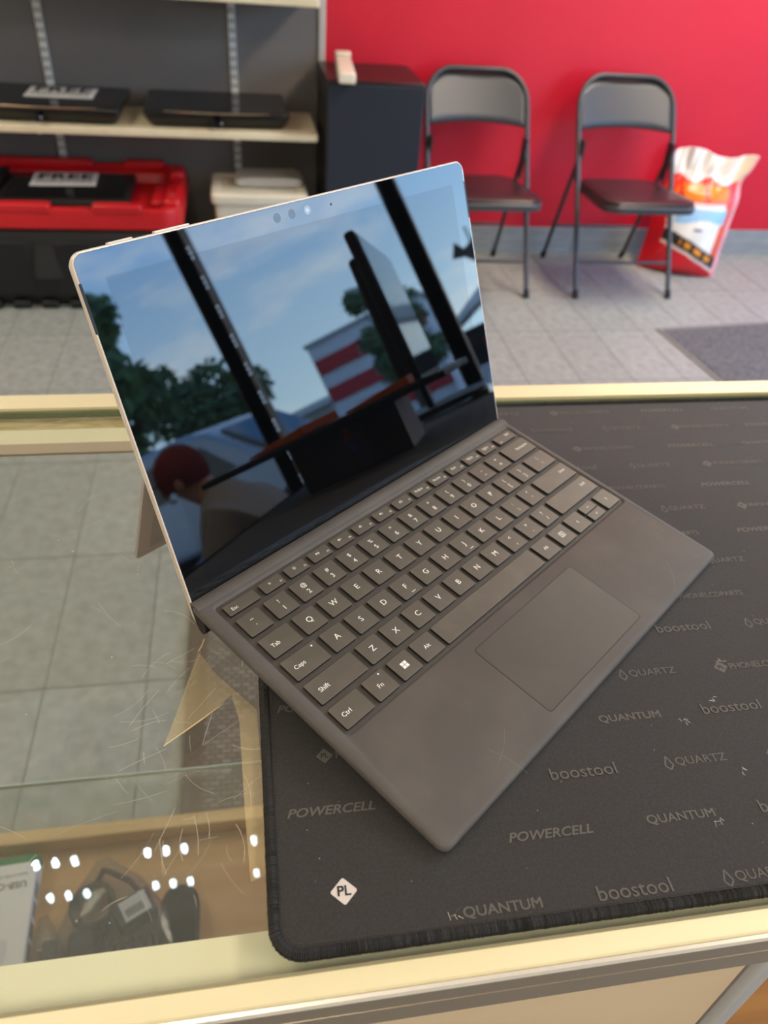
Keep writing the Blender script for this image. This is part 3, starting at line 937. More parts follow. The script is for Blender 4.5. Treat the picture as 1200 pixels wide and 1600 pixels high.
# fine scratches in the top glass
rn = random.Random(21)
sc = MB()
def scratch(x, y, a, l, w, bend):
    z = GT + 0.00012 - FLOOR
    pts = []
    nseg = 6
    for i in range(nseg + 1):
        t = i / nseg
        aa = a + bend * (t - 0.5)
        pts.append((x + l * (t - 0.5) * math.cos(aa), y + l * (t - 0.5) * math.sin(aa)))
    for i in range(nseg):
        p, q2 = Vector(pts[i]), Vector(pts[i + 1])
        nn = Vector((-(q2 - p).y, (q2 - p).x)).normalized() * w / 2
        sc.add([(*(p - nn), z), (*(q2 - nn), z), (*(q2 + nn), z), (*(p + nn), z)], [(0, 1, 2, 3)])
for k in range(44):
    scratch(rn.uniform(-0.265, -0.2), rn.uniform(-0.095, 0.045), rn.choice([R(65), R(118), R(15)]) + rn.gauss(0, 0.3), rn.uniform(0.006, 0.026), rn.uniform(0.00008, 0.00017), rn.uniform(-0.4, 0.4))
for k in range(40):
    scratch(rn.uniform(-0.42, -0.2), rn.uniform(-0.1, 0.2), rn.uniform(0, PI), rn.uniform(0.004, 0.03), rn.uniform(0.00006, 0.00012), rn.uniform(-0.5, 0.5))
for k in range(30):
    a, r_ = rn.uniform(0, PI), rn.uniform(0.0001, 0.0003)
    scratch(rn.uniform(-0.42, -0.2), rn.uniform(-0.1, 0.24), a, r_ * 3, r_ * 2, 0)
sc.build('scratches', mat('scratch_white', (214, 206, 182), 0.6), case, kind='stuff')

# yellowed clear film stuck to the glass
film = thing('clear_film', 'torn yellowed clear film stuck on the glass beside the mat corner', 'film', (-0.215, 0, GT))
def zs(px, py):      # film outline traced on the glass plane
    return (-0.192 + (px + 192) * 0.001 * 1.0149 + 0.215, -0.2558 + (py + 255.8) * 0.001 * 1.0149)
fp = [zs(*p) for p in ((-228, 41), (-218, 24), (-197, -2), (-195, -60), (-195, -90), (-202, -92), (-204, -60), (-206, -8), (-210, 9), (-218, 1), (-226, -6), (-243, -19), (-236, 8))]
M_film = glass_mat('yellow_film', (0.985, 0.965, 0.91), 1.45, 0.13, (250, 230, 184), 0.25)
MB().prism(fp, 0.0002, 0.0004).build('sheet', M_film, film)
MB().tube([(zs(-243, -19)[0], zs(-243, -19)[1], 0.0006), (zs(-226, -6)[0], zs(-226, -6)[1], 0.0008), (zs(-214, 4)[0], zs(-214, 4)[1], 0.0004)], [0.0003, 0.0004, 0.0001], 5).build('fold', mat('film_fold', (222, 200, 150), 0.5), film, smooth=True)
MB().tube([(zs(-228, 41)[0], zs(-228, 41)[1], 0.0006), (zs(-226, 45)[0], zs(-226, 45)[1], 0.0012), (zs(-225, 50)[0], zs(-225, 50)[1], 0.0006)], 0.0004, 5).build('torn_tip', mat('film_fold', (222, 200, 150), 0.5), film, smooth=True)

# ------------------------------------------------------------------ goods on the deck inside the counter
DK = -0.655
ub = thing('adapter_box', 'white retail box with green end strip on the wooden deck inside the counter', 'box', (-0.482, 0.282, DK), R(3))
MB().box(-0.13, 0.0, -0.165, 0.0, 0, 0.026).build('carton', mat('white_carton', (236, 234, 232), 0.5), ub, bevel=0.0008)
MB().box(-0.13, 0.0005, -0.009, 0.0006, 0.0005, 0.0264).build('green_strip', mat('green_print', (40, 120, 74), 0.5), ub)
mt = Matrix.Translation((0, 0, 0.0264)) @ Matrix.Rotation(PI, 4, 'Z')
tx = MB()
text_into(tx, 'USB-C M', 0.012, 0.008, 0.036, 0, 'LEFT', 0.006, m=mt)
text_into(tx, 'Support HD display', 0.0055, 0.008, 0.024, 0, 'LEFT', m=mt)
tx.build('lettering', mat('grey_letter', (96, 98, 104), 0.6), ub)
ms = Matrix.Translation((0.0006, -0.03, 0.013)) @ Matrix.Rotation(R(90), 4, 'Z') @ Matrix.Rotation(R(90), 4, 'X') @ Matrix.Rotation(PI, 4, 'Z')
MB().box(-0.0005, 0.0005, -0.16, -0.012, 0.001, 0.0245).build('side_print', mat('pale_blue_print', (206, 212, 228), 0.5), ub)
sd_ = MB()
for k in range(5):
    sd_.box(0.0006, 0.0009, -0.145 + 0.024 * k, -0.127 + 0.024 * k, 0.005, 0.02 - 0.002 * (k % 2))
sd_.build('side_icons', mat('blue_grey_print', (120, 128, 150), 0.6), ub)
oc = MB()
oc.prism(rrect(-0.052, -0.02, -0.125, -0.1, 0.004), 0.0262, 0.0266)
oc.build('product_outline', mat('carton_line', (216, 216, 218), 0.5), ub)
for k in range(2):
    MB().tube([(-0.03 - 0.012 * k + 0.006 * math.cos(a * PI / 8), -0.15 + 0.006 * math.sin(a * PI / 8), 0.0266) for a in range(16)], 0.0007, 5, closed=True).build('logo_ring', mat('grey_letter', (96, 98, 104), 0.6), ub)

M_cable = mat('black_cable', (30, 30, 34), 0.45)
cb = thing('bagged_cable', 'black cable bundle with adapter in a clear plastic bag on the deck', 'cable', (-0.38, 0.205, DK))
for k in range(7):
    pts = []
    for i in range(28):
        a = 2 * PI * i / 28
        pts.append((-0.028 + (0.02 + 0.0012 * k) * math.cos(a) * 0.9, 0.005 + (0.036 - 0.002 * k) * math.sin(a), 0.006 + 0.003 * k + 0.002 * math.sin(3 * a + k)))
    MB().tube(pts, 0.003, 6, closed=True).build('cable_loop', M_cable, cb, smooth=True)
MB().tube([(-0.028, 0.04, 0.012), (-0.02, 0.047, 0.024), (-0.01, 0.04, 0.03), (0.012, 0.03, 0.024), (0.03, 0.012, 0.02)], 0.0035, 8).build('lead', M_cable, cb, smooth=True)
ad = MB().box(-0.008, 0.04, -0.03, 0.004, 0, 0.026, Matrix.Rotation(R(28), 4, 'Z')).build('adapter_block', mat('black_adapter', (40, 40, 44), 0.4), cb, bevel=0.004)
MB().box(0.002, 0.034, -0.026, 0.0, 0.0262, 0.0266, Matrix.Rotation(R(28), 4, 'Z')).build('rating_label', mat('label_white', (222, 222, 222), 0.5), ad)
bcod = MB()
for k in range(9):
    bcod.box(0.006 + 0.0024 * k, 0.0072 + 0.0024 * k, -0.022, -0.012, 0.0268, 0.027, Matrix.Rotation(R(28), 4, 'Z'))
bcod.build('barcode', M_ink, ad)
M_bagp = glass_mat('clear_bag', (0.86, 0.86, 0.87), 1.35, 0.07, (225, 225, 228), 0.1)
def sheetbag(pts, hmid, parent):
    c = Vector((sum(p[0] for p in pts) / len(pts), sum(p[1] for p in pts) / len(pts)))
    MB().loft([[(p[0], p[1], 0.001) for p in pts], [((p[0] - c.x) * 0.93 + c.x, (p[1] - c.y) * 0.93 + c.y, hmid) for p in pts], [((p[0] - c.x) * 0.5 + c.x, (p[1] - c.y) * 0.5 + c.y, hmid * 1.35) for p in pts]]).build('clear_bag', M_bagp, parent, smooth=True)
sheetbag([(-0.075, -0.06), (0.075, -0.06), (0.062, -0.01), (0.03, 0.03), (-0.015, 0.062), (-0.03, 0.058), (-0.05, 0.02)], 0.034, cb)
cap = thing('black_device', 'black rounded oblong device lying on the wooden deck inside the counter', 'device', (-0.306, 0.19, DK))
cp = []
for i in range(17):
    a = R(180 - 180 * i / 16)
    cp.append((0.0225 * math.cos(a), 0.012 + 0.0225 * math.sin(a)))
cp += [(0.0225, -0.09), (-0.0225, -0.09)]
def capring(s, z):
    return [(p[0] * s, (p[1] + 0.03) * (1 - (1 - s) * 0.4) - 0.03, z) for p in reversed(cp)]
MB().loft([capring(0.93, 0.0), capring(1, 0.003), capring(1, 0.02), capring(0.9, 0.0235)]).build('shell', mat('charcoal_plastic', (38, 38, 42), 0.42), cap, smooth=True)
MB().prism([(p[0] * 0.86, p[1] * 0.86 - 0.034) for p in reversed(cp)], 0.0232, 0.0246).build('lower_panel', mat('black_panel', (18, 18, 20), 0.3), cap)
grip = thing('ribbed_plug', 'black ribbed plug lying beside the rounded black device', 'plug', (-0.362, 0.152, DK))
MB().box(-0.028, 0.03, -0.02, 0.012, 0, 0.02).build('body', mat('black_adapter', (40, 40, 44), 0.4), grip, bevel=0.005)
for k in range(5):
    MB().tube([(-0.022 + 0.011 * k, 0.012, 0.002), (-0.022 + 0.011 * k, 0.017, 0.012), (-0.022 + 0.011 * k, 0.006, 0.023), (-0.022 + 0.011 * k, -0.016, 0.022)], 0.0052, 8).build('rib', M_cable, grip, smooth=True)
knob = thing('black_charger', 'small black rounded charger lying beside the bagged cable', 'charger', (-0.415, 0.168, DK))
MB().loft([[(p[0] * s, p[1] * s, z) for p in rrect(-0.017, 0.017, -0.04, 0.024, 0.0168, 6)] for s, z in ((0.94, 0), (1, 0.003), (0.97, 0.018), (0.7, 0.025))]).build('body', mat('charcoal_plastic', (38, 38, 42), 0.42), knob, smooth=True)
MB().prism(rrect(-0.009, 0.009, -0.034, -0.008, 0.004), 0.0245, 0.0256).build('inset', mat('black_panel', (18, 18, 20), 0.3), knob)
bg2 = thing('clear_packet', 'crinkled clear plastic packet beside the white retail box', 'packet', (-0.452, 0.178, DK))
sheetbag([(-0.02, -0.045), (0.03, -0.045), (0.012, 0.0), (-0.008, 0.032), (-0.018, 0.028)], 0.02, bg2)
MB().prism([(-0.012, -0.035), (0.012, -0.035), (0.006, 0.004), (-0.01, 0.006)], 0.003, 0.009).build('contents', mat('dark_contents', (66, 60, 56), 0.5), bg2, bevel=0.002)

# ------------------------------------------------------------------ desk mat
MT = -0.005
M_mat = mat('black_mat_cloth', (36, 33, 31), 0.75, noise=(700, (46, 43, 40), 0.35, 0.65), bump=(2600, 0.25, 0.0004), sheen=0.15)
M_stitch = mat('black_stitching', (30, 28, 26), 0.65)
M_print = mat('grey_mat_print', (92, 88, 83), 0.6)
MX0, MX1, MY0, MY1 = -0.1955, 0.705, -0.1262, 0.302
dmat = thing('desk_mat', 'black cloth counter mat printed with rows of grey brand words', 'desk mat', (0, 0, GT))
MB().prism(rrect(MX0 + 0.0015, MX1 - 0.0015, MY0 + 0.0015, MY1 - 0.0015, 0.0125, 8), 0.0003, MT - GT).build('cloth', M_mat, dmat)
# over-stitched border: ring after ring of thread around the rim
loop = rrect(MX0 + 0.0027, MX1 - 0.0027, MY0 + 0.0027, MY1 - 0.0027, 0.012, 10)
ring = []
for i, p in enumerate(loop):
    q2 = loop[(i + 1) % len(loop)]
    L = math.hypot(q2[0] - p[0], q2[1] - p[1])
    nseg = max(1, int(L / 0.00045))
    for j in range(nseg):
        ring.append((p[0] + (q2[0] - p[0]) * j / nseg, p[1] + (q2[1] - p[1]) * j / nseg, 0.0029))
rn = random.Random(2)
rr = []
for i in range(len(ring)):
    rr.append(0.0025 + (0.0004 if i % 2 else 0.0) + rn.uniform(-0.00012, 0.00014))
MB().tube(ring, rr, 8, closed=True).build('stitched_edge', M_stitch, dmat, kind='stuff')
inner = rrect(MX0 + 0.0062, MX1 - 0.0062, MY0 + 0.0062, MY1 - 0.0062, 0.009, 8)
st = MB()
for i, p in enumerate(inner):
    q2 = inner[(i + 1) % len(inner)]
    L = math.hypot(q2[0] - p[0], q2[1] - p[1])
    nseg = max(1, int(L / 0.0016))
    for j in range(nseg):
        a, b = j / nseg, (j + 0.62) / nseg
        st.tube([(p[0] + (q2[0] - p[0]) * a, p[1] + (q2[1] - p[1]) * a, MT - GT), (p[0] + (q2[0] - p[0]) * b, p[1] + (q2[1] - p[1]) * b, MT - GT)], 0.00028, 4)
st.build('seam_stitches', mat('seam_thread', (62, 57, 52), 0.6), dmat, kind='stuff')

def fit_text(mb, body, x, w, h, bold=0.0, shear=0.0):
    me = text_mesh(body, 1.0, 'LEFT', bold, shear)
    xs = [v.co.x for v in me.vertices]
    ys = [v.co.y for v in me.vertices]
    sx, sy = w / (max(xs) - min(xs)), h / (max(ys) - min(ys))
    mb.add([((v.co.x - min(xs)) * sx + x, (v.co.y - min(ys)) * sy, v.co.z * sy) for v in me.vertices], [tuple(p.vertices) for p in me.polygons])
def diamond(mb, cx, cy, r):
    mb.add([(cx - r, cy, 0), (cx, cy - r, 0), (cx + r, cy, 0), (cx, cy + r, 0)], [(0, 1, 2, 3)])
def logo(kind):
    mb = MB()
    if kind == 'P':
        fit_text(mb, 'POWERCELL', 0, 0.0415, 0.0047, 0.016, 0.3)
    elif kind == 'U':
        fit_text(mb, 'QUANTUM', 0, 0.0355, 0.0054, 0.016)
    elif kind == 'B':
        fit_text(mb, 'boostool', 0, 0.0352, 0.0066, 0.004)
    elif kind == 'Z':
        fit_text(mb, 'QUARTZ', 0.0062, 0.0285, 0.0054, 0.003)
        o = [(0.0022, -0.0012), (0.0044, 0.0014), (0.0022, 0.0066), (0.0, 0.0014)]
        for i in range(4):
            a, b = Vector(o[i]), Vector(o[(i + 1) % 4])
            nn = Vector((-(b - a).y, (b - a).x)).normalized() * 0.0004
            mb.add([(*(a - nn), 0), (*(b - nn), 0), (*(b + nn), 0), (*(a + nn), 0)], [(0, 1, 2, 3)])
    elif kind == 'L':
        fit_text(mb, 'PHONELCDPARTS', 0.0098, 0.0445, 0.0044, 0.012)
        me = text_mesh('PL', 1.0, 'CENTER', 0.01)
        diamond(mb, 0.0042, 0.0022, 0.0043)
    me = mb.mesh('printed_logo')
    me.materials.append(M_print)
    return me
LOGO = {k: logo(k) for k in 'PUBZL'}
PLM = text_mesh('PL', 0.0040, 'CENTER', 0.02)
pl_dark = MB().add([v.co for v in PLM.vertices], [tuple(p.vertices) for p in PLM.polygons]).mesh('monogram')
pl_dark.materials.append(M_mat)
rows = [(-121, (('U', -114), ('B', -53.5), ('Z', 6), ('P', 62), ('U', 130), ('B', 190))), (-90.5, (('P', -85.5), ('U', -17), ('B', 42), ('Z', 100), ('P', 160))),
        (-62, (('B', -55.4), ('Z', 5.3), ('L', 62), ('U', 130), ('B', 190))), (-67, (('P', -184.8),)), (-33, (('U', -18.5), ('B', 41), ('Z', 100), ('P', 160))), (-38, (('L', -169),)),
        (-5, (('Z', 4.6), ('L', 62.7), ('P', 142), ('U', 207))), (-8, (('P', -186.6),)), (26, (('B', 41.5), ('Z', 100), ('L', 157), ('P', 225))), (52, (('L', 59), ('P', 142), ('U', 207))),
        (82, (('Z', 97), ('L', 157), ('P', 225))), (112, (('L', 59), ('P', 142), ('U', 207))), (139, (('Z', 97.4), ('L', 157.5), ('P', 225))), (166, (('L', 58.5), ('P', 142), ('U', 207))),
        (193, (('B', 33.5), ('Z', 96), ('L', 157.4), ('P', 225))), (219, (('L', 58), ('P', 140), ('U', 207), ('B', 266))), (247, (('B', 33), ('Z', 95.3), ('L', 156), ('P', 225))),
        (273.5, (('Z', -4), ('L', 57), ('P', 140), ('U', 207.4), ('B', 266)))]
for yy, items in rows:
    extra = [(k, x + 300) for k, x in items if yy > -125 and x > 30 and x + 300 < 655]
    for kind, xx in list(items) + extra:
        wx = -0.192 + (xx + 192) * 0.001 * 1.01508
        wy = -0.2558 + (yy + 255.8) * 0.001 * 1.01508
        o = bpy.data.objects.new('printed_logo', LOGO[kind])
        o.location = (wx, wy, MT - GT + 0.00012)
        COL.objects.link(o)
        o.parent = dmat
        if kind == 'L':
            d = bpy.data.objects.new('monogram', pl_dark)
            d.location = (0.0042, 0.0022, 0.0001)
            COL.objects.link(d)
            d.parent = o
# pale diamond emblem in the mat corner
em = MB()
em.prism(rrect(-0.0043, 0.0043, -0.0043, 0.0043, 0.0009, 3), 0, 0.00008, Matrix.Rotation(R(45), 4, 'Z'))
eo = em.build('diamond_emblem', mat('pale_mat_print', (214, 204, 198), 0.6), dmat)
eo.location = (-0.1625, -0.1005, MT - GT + 0.0001)
eo['label'] = 'pale diamond emblem with dark letters'
PLB = text_mesh('PL', 0.0062, 'CENTER', 0.02)
d = obj('monogram', MB().add([v.co for v in PLB.vertices], [tuple(p.vertices) for p in PLB.polygons]).mesh('monogram'), M_mat, eo)
d.location = (0, 0, 0.00016)
# lint specks
rn = random.Random(9)
lint = MB()
for k in range(150):
    x, y, r_ = rn.uniform(-0.18, 0.3), rn.uniform(-0.12, 0.295), rn.uniform(0.00012, 0.00034)
    lint.add([(x - r_, y, 0.0042), (x, y - r_ * 0.7, 0.0042), (x + r_, y, 0.0042), (x, y + r_ * rn.uniform(0.5, 1.6), 0.0043)], [(0, 1, 2, 3)])
for x, y in ((0.02, -0.09), (-0.117, -0.116), (0.055, -0.02), (0.047, -0.066), (0.073, 0.004), (0.03, -0.033)):
    for k in range(5):
        a = rn.uniform(0, PI)
        l = rn.uniform(0.0008, 0.002)
        xx, yy = x + rn.uniform(-0.003, 0.003), y + rn.uniform(-0.002, 0.002)
        dx, dy = l * math.cos(a), l * math.sin(a)
        lint.add([(xx - dx, yy - dy, 0.0042), (xx + dx, yy + dy, 0.0042), (xx + dx + 0.0002, yy + dy + 0.0002, 0.0042), (xx - dx + 0.0002, yy - dy + 0.0002, 0.0042)], [(0, 1, 2, 3)])
lint.build('lint', mat('lint_white', (190, 184, 172), 0.8), dmat, kind='stuff')
# ------------------------------------------------------------------ keyboard cover
KYAW, KTILT = R(38.4853), R(6.3883)
KM = Matrix.Rotation(KYAW, 4, 'Z') @ Matrix.Rotation(KTILT, 4, 'X')
S = 0.001
M_cover = mat('charcoal_cover', (84, 79, 75), 0.62, noise=(26, (97, 91, 85), 0.45, 0.75), bump=(900, 0.1, 0.0003))
M_cover_deck = mat('charcoal_key_deck', (72, 67, 63), 0.6)
M_cover_side = mat('charcoal_cover_edge', (92, 88, 86), 0.55, noise=(60, (118, 116, 118), 0.5, 0.8))
M_key = mat('charcoal_key', (90, 84, 75), 0.45, noise=(60, (100, 93, 83), 0.45, 0.75))
M_legend = mat('white_legend', (252, 250, 244), 0.6)
M_dark = mat('near_black', (16, 16, 17), 0.5)
kb = thing('keyboard_cover', 'charcoal keyboard cover with trackpad lying open on the black mat', 'keyboard', mw=KM)
def kr(x0, x1, y0, y1, r, w, n=6):
    return [(p[0] * S, p[1] * S, w * S) for p in rrect(x0, x1, y0, y1, r, n)]
def outer(ins, w):
    return kr(-147.5 + ins, 147.5 - ins, 0 + ins, 188.0 - ins * 0.3, max(1.0, 5.5 - ins), w)
body = MB()
loops = [outer(1.2, -4.9), outer(0.3, -4.5), outer(0.0, -3.9), outer(0.0, -2.75), outer(0.45, -2.5), outer(0.0, -2.25), outer(0.1, -1.7), outer(0.5, -0.95), outer(1.3, -0.35), outer(2.4, -0.08), outer(3.4, 0.0)]
body.loft(loops, cap=False)
body.f.append(tuple(range(27, -1, -1)))
rec_t = kr(-140.2, 143.2, 69.3, 178.6, 3.0, 0.0)
rec_m = kr(-139.4, 142.4, 70.4, 177.7, 2.6, -0.35)
rec_b = kr(-138.8, 141.8, 71.4, 177.0, 2.2, -1.15)
body.loft([outer(3.4, 0.0), rec_t, rec_m, rec_b], cap=False)
body.build('base_panel', M_cover, kb, smooth=True)
MB().add(rec_b, [tuple(range(len(rec_b)))]).build('key_deck', M_cover_deck, kb)
# raised back ridge next to the screen and the folded hinge underneath
ridge = MB()
ridge.loft([[(x, y * S, z * S) for y, z in ((180.4, 0.0), (181.6, 0.55), (184.6, 0.75), (186.8, 0.35), (188.0, -0.3), (188.0, -1.0), (180.4, -1.0))] for x in (-0.1466, 0.1466)])
ridge.build('back_ridge', M_cover, kb, smooth=True)
hinge = MB()
hp = [(188.3, -0.6), (186.4, -5.0), (183.6, -10.8), (180.2, -15.8), (176.5, -17.0), (174.0, -13.5), (174.5, -8.5), (177.5, -4.95)]
hinge.loft([[(x, y * S, z * S) for y, z in hp] for x in (-0.1465, 0.1465)])
hinge.build('folded_hinge', mat('hinge_black', (20, 19, 20), 0.5), kb, smooth=True)

KEY_TOP, KEY_BOT = 0.55, -1.1
def key_mesh(x0, x1, y0, y1):
    w, h = x1 - x0, y1 - y0
    def k(ins, z):
        return kr(-w / 2 + ins, w / 2 - ins, -h / 2 + ins, h / 2 - ins, 0.9 - ins * 0.5, z, 3)
    return MB().loft([k(0.0, KEY_BOT), k(0.0, KEY_TOP - 0.12), k(0.14, KEY_TOP)]).mesh('key')
_kmesh = {}
def key(x0, x1, y0, y1, legends=()):
    kk = (round(x1 - x0, 2), round(y1 - y0, 2))
    if kk not in _kmesh:
        me = key_mesh(x0, x1, y0, y1)
        me.materials.append(M_key)
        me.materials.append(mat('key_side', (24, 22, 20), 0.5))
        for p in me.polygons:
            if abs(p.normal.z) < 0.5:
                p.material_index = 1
        _kmesh[kk] = me
    o = bpy.data.objects.new('key', _kmesh[kk])
    o.location = ((x0 + x1) / 2 * S, (y0 + y1) / 2 * S, 0)
    COL.objects.link(o)
    o.parent = kb
    if legends:
        mb = MB()
        for body_, size, dx, dy in legends:
            if callable(body_):
                body_(mb, dx * S, dy * S, size * S)
            else:
                text_into(mb, body_, size * S, dx * S, dy * S, (KEY_TOP + 0.04) * S, bold=0.004)
        mb.build('legend', M_legend, o)
    return o
ZL = (KEY_TOP + 0.04) * S
def ic_dot(mb, x, y, s):
    mb.prism([(x + s * math.cos(a * PI / 5), y + s * math.sin(a * PI / 5)) for a in range(10)], ZL, ZL + 0.00003)
def ic_sun(mb, x, y, s):
    mb.prism([(x + 0.35 * s * math.cos(a * PI / 5), y + 0.35 * s * math.sin(a * PI / 5)) for a in range(10)], ZL, ZL + 0.00003)
    for k in range(8):
        m = Matrix.Translation((x, y, 0)) @ Matrix.Rotation(k * PI / 4, 4, 'Z')
        mb.box(0.6 * s, 1.0 * s, -0.1 * s, 0.1 * s, ZL, ZL + 0.00003, m)
def ic_spk(n):
    def f(mb, x, y, s):
        mb.prism([(x - s, y - 0.3 * s), (x - 0.6 * s, y - 0.3 * s), (x - 0.1 * s, y - 0.8 * s), (x - 0.1 * s, y + 0.8 * s), (x - 0.6 * s, y + 0.3 * s), (x - s, y + 0.3 * s)], ZL, ZL + 0.00003)
        if n == 0:
            for a in (45, -45):
                mb.box(-0.4 * s, 0.4 * s, -0.09 * s, 0.09 * s, ZL, ZL + 0.00003, Matrix.Translation((x + 0.55 * s, y, 0)) @ Matrix.Rotation(R(a), 4, 'Z'))
        for k in range(n):
            r_ = (0.45 + 0.4 * k) * s
            for q in range(6):
                a = R(-50 + 100 * q / 6)
                b = R(-50 + 100 * (q + 1) / 6)
                mb.add([(x + r_ * math.cos(a), y + r_ * math.sin(a), ZL), (x + (r_ + 0.15 * s) * math.cos(a), y + (r_ + 0.15 * s) * math.sin(a), ZL), (x + (r_ + 0.15 * s) * math.cos(b), y + (r_ + 0.15 * s) * math.sin(b), ZL), (x + r_ * math.cos(b), y + r_ * math.sin(b), ZL)], [(0, 1, 2, 3)])
    return f
def ic_play(mb, x, y, s):
    mb.prism([(x - s, y - 0.7 * s), (x, y), (x - s, y + 0.7 * s)], ZL, ZL + 0.00003)
    for q in (0.25, 0.75):
        mb.box(x + q * s, x + (q + 0.22) * s, y - 0.7 * s, y + 0.7 * s, ZL, ZL + 0.00003)
def ic_kbl(mb, x, y, s):
    mb.box(x - s, x + s, y - 0.75 * s, y - 0.5 * s, ZL, ZL + 0.00003)
    for k in range(5):
        m = Matrix.Translation((x, y - 0.5 * s, 0)) @ Matrix.Rotation(R(18 + 36 * k), 4, 'Z')
        mb.box(0.55 * s, 1.05 * s, -0.1 * s, 0.1 * s, ZL, ZL + 0.00003, m)
def ic_win(mb, x, y, s):
    for a in (-1, 1):
        for b in (-1, 1):
            mb.box(x + a * 0.52 * s - 0.46 * s, x + a * 0.52 * s + 0.46 * s, y + b * 0.52 * s - 0.46 * s, y + b * 0.52 * s + 0.46 * s, ZL, ZL + 0.00003)
def ic_menu(mb, x, y, s):
    for a in ((-1, 1, 0.8, 1), (-1, 1, -1, -0.8), (-1, -0.8, -1, 1), (0.8, 1, -1, 1)):
        mb.box(x + a[0] * s, x + a[1] * s, y + a[2] * s, y + a[3] * s, ZL, ZL + 0.00003)
    for q in (-0.45, 0, 0.45):
        mb.box(x - 0.5 * s, x + 0.5 * s, y + q * s - 0.1 * s, y + q * s + 0.1 * s, ZL, ZL + 0.00003)
def ic_chev(ang):
    def f(mb, x, y, s):
        for sg in (-1, 1):
            m = Matrix.Translation((x, y, 0)) @ Matrix.Rotation(R(ang), 4, 'Z') @ Matrix.Translation((0.3 * s, 0, 0)) @ Matrix.Rotation(R(180 - sg * 45), 4, 'Z')
            mb.box(0, s, -0.11 * s, 0.11 * s, ZL, ZL + 0.00003, m)
    return f
def ic_bar(mb, x, y, s):
    mb.box(x - s, x + s, y - 0.12 * s, y + 0.12 * s, ZL, ZL + 0.00003)

P_ = 18.99
W_ = 15.55
# function row
fy0, fy1 = 166.0, 174.0
key(-135.8, -114.2, fy0, fy1, (('Esc', 3.3, -5.2, -0.6),))
frow = [(ic_sun, 0.95, 'F1'), (ic_sun, 1.25, 'F2'), (ic_play, 1.25, 'F3'), (ic_spk(0), 1.35, 'F4'), (ic_spk(1), 1.35, 'F5'), (ic_spk(2), 1.35, 'F6'), (ic_kbl, 1.4, 'F7'),
        ('PrtScn', 2.9, 'F8'), ('Home', 2.9, 'F9'), ('End', 2.9, 'F10'), ('PgUp', 2.9, 'F11'), ('PgDn', 2.9, 'F12')]
for i, (ic, sz, fn) in enumerate(frow):
    x0 = -110.4 + i * P_
    key(x0, x0 + W_, fy0, fy1, ((ic, sz, -1.2, 0.9 if callable(ic) else 0.8), (fn, 1.9, 5.6, -1.6)))
key(118.2, 138.6, fy0, fy1, (('Del', 2.9, 4.5, 1.2), ('Ins', 1.9, -6.6, -2.2)))
def row(y0, y1, first, starts_x, chars, last):
    key(first[0], first[1], y0, y1, first[2])
    for i, c in enumerate(chars):
        x0 = starts_x + i * P_
        if len(c) == 2:
            lg = ((c[1], 4.0, 0, 2.7), (c[0], 4.6, 0, -2.8))
        else:
            lg = ((c, 5.2, 0, 0.3),)
        if c in 'FJ' and len(c) == 1:
            lg = lg + ((ic_bar, 1.6, 1.5, -5.2),)
        key(x0, x0 + W_, y0, y1, lg)
    if last:
        key(last[0], last[1], y0, y1, last[2])
row(147.6, 162.2, (-136.0, -120.4, (('~', 4.2, 0, 2.6), ('`', 4.6, 0, -3.2))), -116.5, ['1!', '2@', '3#', '4$', '5%', '6^', '7&', '8*', '9(', '0)', '-_', '=+'], (111.3, 140.0, (('Backspace', 3.2, 4.6, 0.4),)))
row(129.1, 143.8, (-136.0, -115.4, (('Tab', 3.7, -3.6, -0.3),)), -111.8, ['Q', 'W', 'E', 'R', 'T', 'Y', 'U', 'I', 'O', 'P', '[{', ']}'], (116.1, 139.6, (('|', 4.0, 0, 2.8), ('\\', 4.4, 0, -2.8))))
row(110.6, 125.3, (-136.3, -112.0, (('Caps', 3.7, -4.5, -0.3), (ic_dot, 0.55, 8.6, 5.0))), -108.2, ['A', 'S', 'D', 'F', 'G', 'H', 'J', 'K', 'L', ';:', '\'"'], (101.1, 139.6, (('Enter', 3.2, 11.5, 1.2),)))
row(92.0, 106.8, (-136.6, -102.6, (('Shift', 3.9, -9.0, -0.3),)), -98.9, ['Z', 'X', 'C', 'V', 'B', 'N', 'M', ',<', '.>', '/?'], (91.5, 139.4, (('Shift', 3.4, 16.0, 1.4),)))
by0, by1 = 73.5, 88.2
key(-137.0, -116.5, by0, by1, (('Ctrl', 3.8, -3.6, -0.1),))
key(-112.8, -97.4, by0, by1, (('Fn', 3.9, -0.3, -0.4), (ic_dot, 0.55, 3.8, 5.4)))
key(-93.4, -78.2, by0, by1, ((ic_win, 2.1, 0, 0),))
key(-74.9, -58.8, by0, by1, (('Alt', 3.6, 0, 0),))
key(-55.9, 42.8, by0, by1)
key(46.0, 62.1, by0, by1, (('Alt', 3.4, 0, 0),))
key(65.8, 81.8, by0, by1, ((ic_menu, 2.2, 0, 0.3),))
key(85.3, 101.3, by0, by1, ((ic_chev(180), 1.5, 0, 0),))
key(104.8, 120.2, 81.2, by1, ((ic_chev(90), 1.4, 0, 0),))
key(104.8, 120.2, by0, 80.5, ((ic_chev(-90), 1.4, 0, 0),))
key(124.1, 140.0, by0, by1, ((ic_chev(0), 1.5, 0, 0),))
